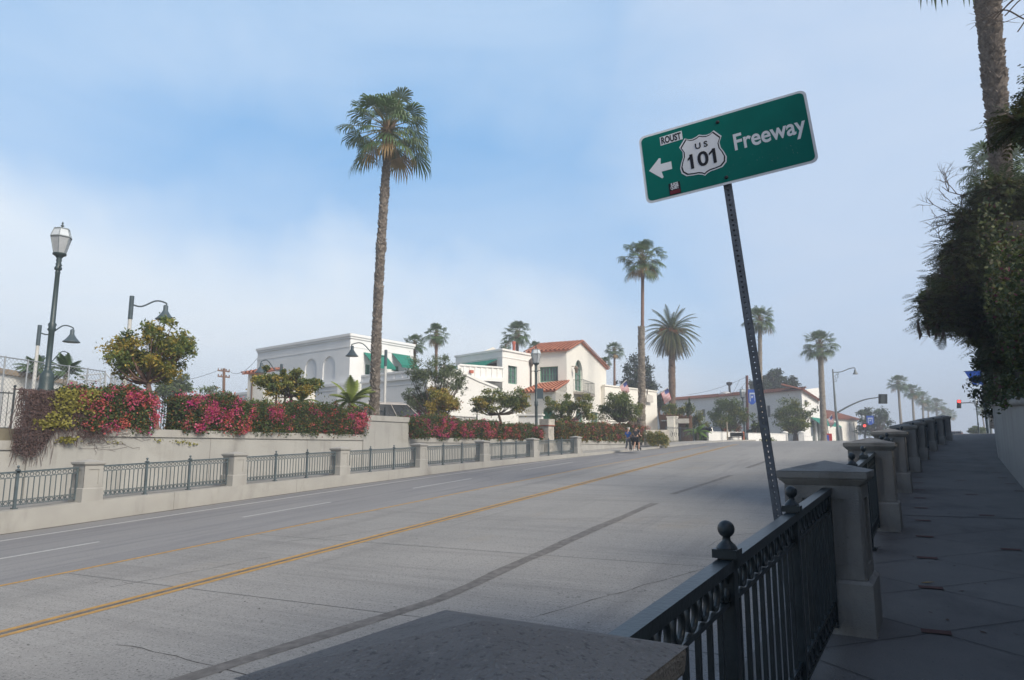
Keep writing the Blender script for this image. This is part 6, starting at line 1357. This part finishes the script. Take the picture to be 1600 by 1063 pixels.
def dark_tree(base, clumps, label, nfr, inner, L_=.42, ll=.10, name='overhanging_tree', trunk_r=.22, tips=None):
    t = thing(name, base, label, 'tree'); cl = [(P_d(u, v, d), (ru*d/1300, ru*d/1300, rv*d/1300)) for u, v, ru, rv, d in clumps]; mb = MB(); r = random.Random(31)
    for i in range(nfr):
        c, q = r.choices(cl, [x[1][0]*x[1][2] for x in cl])[0]; dv = Vector(rand_unit(1)[0]); f = r.uniform(.5, 1.05); p = c+Vector((dv.x*q[0], dv.y*q[1], dv.z*q[2]))*f
        D = (dv+Vector((r.uniform(-.5, .5), r.uniform(-.5, .5), r.uniform(-.3, .3)))); D.z *= .5; pinnate(mb, p, D, L_*r.uniform(.7, 1.2), mi=r.choice((0, 0, 1, 2)), ll=ll, rr=r)
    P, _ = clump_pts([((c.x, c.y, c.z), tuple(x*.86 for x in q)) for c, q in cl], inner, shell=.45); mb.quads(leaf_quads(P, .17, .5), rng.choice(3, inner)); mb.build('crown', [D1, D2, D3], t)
    tb = MB(); b = Vector(base); ctr = sum((c for c, q in cl), Vector())/len(cl); f = b.lerp(ctr, .5); tb.tube([b, f], [trunk_r, trunk_r*.8], 8)
    for c, q in cl:
        tb.tube(smooth_path([f, f.lerp(c, .5)+Vector((0, 0, -.3)), c], 4), [trunk_r*.5*(1-i/10) for i in range(9)], 6, caps=False)
        for k in range(14):
            dv = Vector(rand_unit(1)[0]); dv.z = abs(dv.z)*.6-.1; e = c+Vector((dv.x*q[0], dv.y*q[1], dv.z*q[2]))*r.uniform(.8, 1.12); m_ = c.lerp(e, .55)+Vector((r.uniform(-.2, .2), r.uniform(-.2, .2), r.uniform(-.1, .2))); tb.tube([c, m_, e], [.03, .02, .008], 4, caps=False)
    tb.build('trunk', barkd, t); return t
b = P_d(1585, 690, 23); b.z = 3.4
dark_tree(b, [(1490, 460, 42, 48, 22), (1470, 500, 30, 26, 21), (1530, 430, 55, 60, 23), (1580, 400, 50, 70, 24), (1545, 350, 40, 50, 23), (1595, 340, 35, 50, 23), (1570, 500, 55, 60, 23), (1500, 400, 36, 34, 22), (1530, 500, 40, 34, 22), (1620, 450, 60, 110, 24), (1600, 560, 50, 50, 22), (1560, 300, 42, 26, 22), (1512, 350, 30, 26, 22), (1455, 470, 24, 24, 21)],
          'big dark tree overhanging the right sidewalk above the curved wall', 5200, 30000)
# bare twigs at the upper left of that tree
t = thing('bare_branches', P_d(1530, 400, 22.5), 'thin bare twigs sticking up at the top left of the dark tree', 'branches'); mb = MB(); r = random.Random(8)
def twig(p, D, L_, r0, dep):
    q = p.copy(); pts = [q.copy()]
    for k in range(5): D = (D+Vector((r.uniform(-.3, .3), r.uniform(-.3, .3), r.uniform(-.2, .25)))).normalized(); q = q+D*L_/5; pts.append(q.copy())
    mb.tube(pts, [r0*(1-.12*i) for i in range(6)], 4, caps=False)
    if dep:
        for k in range(3): twig(pts[r.randint(2, 4)], (D+Vector(rand_unit(1)[0])*.9).normalized(), L_*.6, r0*.6, dep-1)
for (u, v), (du, dv_) in (((1545, 350), (-60, -40)), ((1540, 380), (-60, -10)), ((1530, 320), (-50, -50)), ((1520, 400), (-70, -10)), ((1525, 440), (-60, -40)), ((1530, 520), (-60, 30)), ((1550, 420), (-90, 40)), ((1545, 340), (-20, -70)), ((1540, 360), (-70, -50))):
    a, c = P_d(u, v, 22.3), P_d(u+du, v+dv_, 22); twig(a, (c-a).normalized(), (c-a).length*.9, .02, 3)
mb.build('twigs', barkd, t)
t = thing('bare_branches', P_d(1600, 20, 21), 'thin drooping strands beside the big palm trunk at the top right corner', 'branches'); mb = MB()
for (u, v, du, dv_) in ((1640, 5, -70, 20), (1640, -10, -90, 45), (1600, 30, -60, 10), (1650, 20, -60, 30)):
    a, c = P_d(u, v, 21), P_d(u+du, v+dv_, 21); m_ = a.lerp(c, .5)+Vector((0, 0, .35)); mb.tube(smooth_path([a, m_, c], 5), .022, 4, caps=False); twig(m_, (c-a).normalized(), .9, .014, 1)
mb.build('twigs', barkd, t)
# seed pods
t = thing('seed_pods', P_d(1440, 512, 20.5), 'long dark seed pods hanging at the left tip of the dark tree', 'seed pods'); mb = MB()
for u, v, l in ((1434, 500, 28), (1437, 515, 16), (1462, 512, 18), (1464, 505, 24), (1473, 515, 14), (1449, 508, 20)): a, m_, c = P_d(u, v, 20.6), P_d(u+1, v+l*.5, 20.6), P_d(u+r.uniform(-2, 5), v+l, 20.6); mb.tube([a, m_, c], [.02, .045, .01], 5)
mb.build('pods', barkd, t)
# climbing hedge hanging over the wall
t = thing('climbing_hedge', (rwall(26)+.4, 26, rtop(26)), 'dense dark climber hanging over the curved wall coping', 'hedge'); Sg = []
def hx(s): return max(0, min(1, (s-8)/10))
N_ = 60000; S = rng.uniform(4, 50, N_); hgt = 3.4+.9*np.sin(S*.7)+.5*np.sin(S*1.9+1)-np.clip((S-36)/14, 0, 1)*1.6-np.clip((18-S)/7, 0, 1)*2.3; v = rng.uniform(0, 1, N_)
X = np.array([rwall(s) for s in S]); Z0 = np.array([rtop(s) for s in S]); hang = .25+.35*np.abs(np.sin(S*1.3))*np.abs(np.sin(S*.37+.5))
bulge = (.15+.55*np.sin(np.clip(v, 0, 1)*2.6))*(.75+.25*np.sin(S*2.1+v*4))
P = np.stack([X+.35-bulge+rng.uniform(0, 1, N_)**1.5*.7, S, Z0-hang*(v < .10)*rng.uniform(0, 1, N_)+v*hgt], 1)
P[:, 0] = np.where(v < .1, X-.05-rng.uniform(0, .16, N_), P[:, 0])
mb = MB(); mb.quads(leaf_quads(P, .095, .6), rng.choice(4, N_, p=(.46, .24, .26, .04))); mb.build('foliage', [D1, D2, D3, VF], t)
mb = MB(); rows = []
for i in range(47):
    s = 4+i; x = rwall(s)+.35; z = rtop(s); h_ = 3.4+.9*math.sin(s*.7)+.5*math.sin(s*1.9+1)-max(0, min(1, (s-36)/14))*1.6-max(0, min(1, (18-s)/7))*2.3-.4-.5*max(0, min(1, (24-s)/6)); rows.append([(x, s, z-.2), (x-.25, s, z+h_*.5), (x, s, z+h_), (x+1.6, s, z+h_), (x+2.2, s, z-.2)])
mb.grid(rows, closed=True); mb.cap(rows[0]); mb.cap(rows[-1], flip=True); mb.build('branches', MT['hedge_twigs'], t)
# loose hanging leafy strands at the hedge's left outline
t = thing('hanging_branches', P_d(1520, 600, 34), 'loose leafy strands hanging at the left edge of the dark climber', 'branches'); mb = MB(); tb = MB()
for u, v, du, dv_ in ((1540, 560, -20, 10), (1545, 590, -38, 8), (1540, 605, -30, 12), (1548, 620, -20, 10), (1545, 575, -22, -8), (1550, 645, -12, 0), (1545, 540, -24, 22), (1535, 530, -30, 10)):
    for k in range(5):
        a = P_d(u+r.uniform(-6, 6), v+r.uniform(-6, 6), 33); c = P_d(u+du*r.uniform(.6, 1.1), v+dv_+r.uniform(-6, 6), 33); tb.tube([a, a.lerp(c, .5), c], .01, 4, caps=False); pts = np.array([tuple(a.lerp(c, r.random()**.8)) for _ in range(26)])+rng.normal(size=(26, 3))*.09; mb.quads(leaf_quads(pts, .15, .5), rng.choice(3, 26))
mb.build('leaves', [D1, D2, D3], t); tb.build('twigs', barkd, t)
# branch reaching in at the right edge and unseen trees added to block sky and sun over the walk
b = Vector((6.0, 9.5, 2.4)); dark_tree(b, [(1636, 178, 36, 20, 12), (1600, 192, 22, 12, 11.5), (1660, 150, 30, 30, 12)], 'nearer feathery branch reaching in at the right edge beside the big trunk', 620, 2500, L_=.38, ll=.075, name='feathery_tree', trunk_r=.15)
def unseen_shade_tree(x, s, h, r_, label):
    z0 = side_z(s)+1.9; t = thing('unseen_shade_tree', (x, s, z0), label, 'tree', 'unseen shade trees above the right wall'); cl = []
    for k in range(14): dv = rand_unit(1)[0]; cl.append(((x+dv[0]*r_*.6, s+dv[1]*r_*.6, z0+h*.68+dv[2]*h*.24), (r_*.45, r_*.45, h*.17)))
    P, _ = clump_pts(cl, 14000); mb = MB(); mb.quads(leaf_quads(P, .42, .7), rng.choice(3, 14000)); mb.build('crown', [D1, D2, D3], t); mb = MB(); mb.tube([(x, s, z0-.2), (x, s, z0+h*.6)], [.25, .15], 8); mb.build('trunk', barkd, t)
unseen_shade_tree(5.4, -4, 6.5, 4.6, 'unseen tree beside the camera above the wall, added to shade the near sidewalk'); unseen_shade_tree(6.0, 3.5, 6.2, 4.2, 'unseen tree above the wall, added to shade the nearest pillars'); unseen_shade_tree(9.0, 12.5, 6, 3.6, 'unseen tree above the wall, added to shade the middle sidewalk'); unseen_shade_tree(13.5, 22, 12, 4.5, 'unseen shade tree behind the big palm trunk'); unseen_shade_tree(5.5, -12, 6.5, 4.6, 'unseen tree above the wall behind the camera, added to block sky and sun'); unseen_shade_tree(15.5, 33, 11, 4.5, 'unseen shade tree above the wall near the crest')

# ================================================================ PEOPLE
def skin_fig(name, joints, edges, m, par, sub=2, sx=1.0):
    me = bpy.data.meshes.new(name); base = Vector((0, 0, 0)); me.from_pydata([j[0] for j in joints], edges, []); me.materials.append(m); o = bpy.data.objects.new(name, me); col.objects.link(o); o.parent = par
    md = o.modifiers.new('skin', 'SKIN'); me.skin_vertices if me.skin_vertices else None
    if not me.skin_vertices:
        bpy.context.view_layer.objects.active = o
    lay = me.skin_vertices[0].data
    for i, j in enumerate(joints): lay[i].radius = (j[1], j[1]*(j[2] if len(j) > 2 else 1)); lay[i].use_root = (i == 0)
    md.use_smooth_shade = True; s = o.modifiers.new('sub', 'SUBSURF'); s.levels = sub; s.render_levels = sub; return o
def person(base, yaw, H_, label, shirt, legs, legm_len, hat=None, hair=None, sleeve=.35, stride=.24, push=True):
    t = thing('person', base, label, 'person'); t.rotation_euler = (0, 0, yaw); k = H_/1.78; V = lambda x, y, z: (x*k, y*k, z*k)
    st = stride
    J = [(V(0, 0, .95), .13*k, .85), (V(0, 0, 1.15), .12*k, .8), (V(0, .01, 1.38), .15*k, .7), (V(0, .02, 1.50), .055*k), (V(0, .03, 1.58), .06*k), (V(0, .035, 1.68), .088*k, 1.1), (V(0, .03, 1.75), .06*k),
         (V(.10, 0, .90), .09*k), (V(.11, st*.55, .50), .062*k), (V(.11, st*.35, .09), .038*k), (V(.12, st*.35+.15, .03), .035*k),
         (V(-.10, 0, .90), .09*k), (V(-.11, -st*.1, .50), .062*k), (V(-.11, -st, .13), .038*k), (V(-.12, -st+.13, .03), .035*k),
         (V(.20, .01, 1.40), .055*k), (V(.25, -.02, 1.13), .042*k), (V(.21, .24, 1.03), .032*k), (V(.19, .33, 1.03), .028*k),
         (V(-.20, .01, 1.40), .055*k), (V(-.25, -.02, 1.13), .042*k), (V(-.21, .24, 1.03), .032*k), (V(-.19, .33, 1.03), .028*k)]
    Ed = [(0, 1), (1, 2), (2, 3), (3, 4), (4, 5), (5, 6), (0, 7), (7, 8), (8, 9), (9, 10), (0, 11), (11, 12), (12, 13), (13, 14), (2, 15), (15, 16), (16, 17), (17, 18), (2, 19), (19, 20), (20, 21), (21, 22)]
    # fingers: five short chains per hand closed forward
    for sg, w in ((1, 18), (-1, 22)):
        for f in range(5):
            a = len(J); x = sg*(.19-.012*(f-2)*1.6); z = 1.03+(.02 if f < 4 else -.02); L_ = (.06, .07, .066, .055, .045)[f]
            J.append((V(x, .33+L_, z), .010*k)); J.append((V(x, .33+L_+.01, z-.035), .009*k)); Ed += [(w, a), (a, a+1)]
    skin_fig('body', J, Ed, skin, t)
    add = .022*k
    sh = [(p, r+add, *q) for p, r, *q in (J[1], J[2])]; top = [(V(0, 0, .93), .15*k, .85), (V(0, 0, 1.15), .143*k, .8), (V(0, .01, 1.38), .172*k, .7), (V(.19, .01, 1.41), .075*k), (V(.235, -.01, 1.22), .066*k), (V(-.19, .01, 1.41), .075*k), (V(-.235, -.01, 1.22), .066*k), (V(0, .02, 1.47), .08*k)]
    skin_fig('shirt', top, [(0, 1), (1, 2), (2, 3), (3, 4), (2, 5), (5, 6), (2, 7)], shirt, t)
    if legm_len == 'long': lg = [(V(0, 0, .95), .155*k, .85), (V(.10, 0, .88), .105*k), (V(.11, st*.55, .50), .08*k), (V(.11, st*.36, .12), .062*k), (V(-.10, 0, .88), .105*k), (V(-.11, -st*.1, .50), .08*k), (V(-.11, -st*.97, .16), .062*k)]; le = [(0, 1), (1, 2), (2, 3), (0, 4), (4, 5), (5, 6)]
    else: lg = [(V(0, 0, .95), .155*k, .85), (V(.10, 0, .88), .115*k), (V(.11, st*.45, .58), .098*k), (V(-.10, 0, .88), .115*k), (V(-.11, -st*.06, .58), .098*k)]; le = [(0, 1), (1, 2), (0, 3), (3, 4)]
    skin_fig('trousers' if legm_len == 'long' else 'shorts', lg, le, legs, t)
    for x, y0, z in ((.115, st*.35, .045), (-.115, -st, .06)): skin_fig('shoe', [(V(x, y0-.04, z+.03), .05*k), (V(x, y0+.07, z), .048*k), (V(x, y0+.18, z-.008), .036*k)], [(0, 1), (1, 2)], mat('white_shoe', (.55, .55, .55), .7, .1, 5), t)
    mb = MB(); loc = Vector(base)
    rows = []
    if hat: skin_fig('cap', [(V(0, .03, 1.73), .098*k, 1.1), (V(0, .03, 1.775), .07*k), (V(0, .13, 1.715), .05*k, .3)], [(0, 1), (0, 2)], hat, t)
    if hair: skin_fig('hair', [(V(0, -.0, 1.70), .092*k, 1.1), (V(0, .01, 1.775), .07*k), (V(0, -.03, 1.62), .062*k)], [(0, 1), (0, 2)], hair, t)
    # face: nose, ears, eyes, mouth
    skin_fig('nose', [(V(0, .125, 1.68), .012*k), (V(0, .142, 1.655), .014*k)], [(0, 1)], skin, t)
    for sg in (-1, 1): skin_fig('ear', [(V(sg*.088, .03, 1.69), .014*k), (V(sg*.09, .03, 1.655), .010*k)], [(0, 1)], skin, t); skin_fig('eye', [(V(sg*.032, .118, 1.69), .010*k), (V(sg*.036, .118, 1.69), .010*k)], [(0, 1)], darkm, t)
    skin_fig('mouth', [(V(-.02, .118, 1.618), .006*k), (V(.02, .118, 1.618), .006*k)], [(0, 1)], mat('lips', (.35, .13, .11), .6, .1, 5), t)
    return t
yawp = -math.atan2(.2, 1)
b = at(994.5, 52, 0); b.z = road_z(b.y)+.16+max(0, (52-b.y)/38*.42); bm_ = b.copy()
person(b, yawp, 1.88, 'man in a dark grey shirt and black shorts walking away, pushing a stroller', mat('dark_grey_shirt', (.045, .047, .055), .9, .15, 6), mat('black_shorts', (.02, .02, .022), .9, .15, 6), 'short', hair=mat('brown_hair', (.06, .035, .025), .8, .2, 9))
b = at(981.5, 52.5, 0); b.z = road_z(b.y)+.16+max(0, (52-b.y)/38*.42)
person(b, yawp, 1.66, 'person in a bright blue shirt, grey trousers and a white cap walking away', mat('blue_shirt', (.035, .13, .42), .9, .12, 6), mat('grey_trousers', (.10, .11, .13), .9, .15, 6), 'long', hat=mat('white_cap', (.62, .6, .58), .8, .08, 6), stride=.20)
# stroller ahead, between the two
fw_ = Vector((-math.sin(yawp), math.cos(yawp), 0)); sd_ = Vector((fw_.y, -fw_.x, 0)); c = bm_+fw_*.75-sd_*.38
t = thing('stroller', c, 'black stroller pushed between the two walkers', 'stroller'); Z = Vector((0, 0, 1)); mb = MB()
mb.prism([c-fw_*.25+Z*.4-sd_*.25, c+fw_*.35+Z*.4-sd_*.25, c+fw_*.45+Z*.6-sd_*.25, c+fw_*.1+Z*.62-sd_*.25, c-fw_*.15+Z*.9-sd_*.25, c-fw_*.3+Z*.9-sd_*.25], sd_*.5); mb.build('seat', darkm, t)
mb = MB(); rows = [[c-fw_*.12+Z*.72+sd_*y+(fw_*math.cos(a)*.42+Z*math.sin(a)*.42) for y in (-.27, 0, .27)] for a in [R(40+i*20) for i in range(8)]]; mb.grid(rows); o = mb.build('canopy', darkm, t); o.modifiers.new('thickness', 'SOLIDIFY').thickness = .02
mb = MB()
for sg in (-1, 1): mb.tube([c-fw_*.55+Z*1.03+sd_*sg*.22, c-fw_*.2+Z*.6+sd_*sg*.27, c+fw_*.45+Z*.15+sd_*sg*.12], .016, 6); mb.tube([c+Z*.5+sd_*sg*.27, c-fw_*.35+Z*.2+sd_*sg*.3], .016, 6)
mb.tube([c-fw_*.55+Z*1.03-sd_*.22, c-fw_*.55+Z*1.03+sd_*.22], .02, 6); mb.build('frame', mat('grey_tube', (.25, .25, .26), .4, .1, 5, metal=.5), t)
for p, r_ in ((c-fw_*.35-sd_*.32+Z*.2, .2), (c-fw_*.35+sd_*.32+Z*.2, .2), (c+fw_*.5+Z*.15, .15)): mb = MB(); mb.lathe(p-sd_*.02, [(r_, 0), (r_, .04), (r_*.8, .04)], 14, axis=sd_); mb.build('wheel', MT['tyre'], t)

# ================================================================ HAZE
mb = MB(); mb.hexa([(-400, -40, -4), (400, -40, -4), (400, 540, -4), (-400, 540, -4), (-400, -40, 34), (400, -40, 34), (400, 540, 34), (-400, 540, 34)])
hz = bpy.data.materials.new('haze_air'); hz.use_nodes = True; tn = hz.node_tree; tn.nodes.clear(); pv = tn.nodes.new('ShaderNodeVolumePrincipled'); pv.inputs['Color'].default_value = (.93, .95, 1, 1); pv.inputs['Density'].default_value = .0022; pv.inputs['Anisotropy'].default_value = .2
tn.links.new(pv.outputs[0], tn.nodes.new('ShaderNodeOutputMaterial').inputs['Volume'])
o = mb.build('haze', hz); o['kind'] = 'stuff'; o['label'] = 'thin pale morning haze in the air'; o['category'] = 'haze'
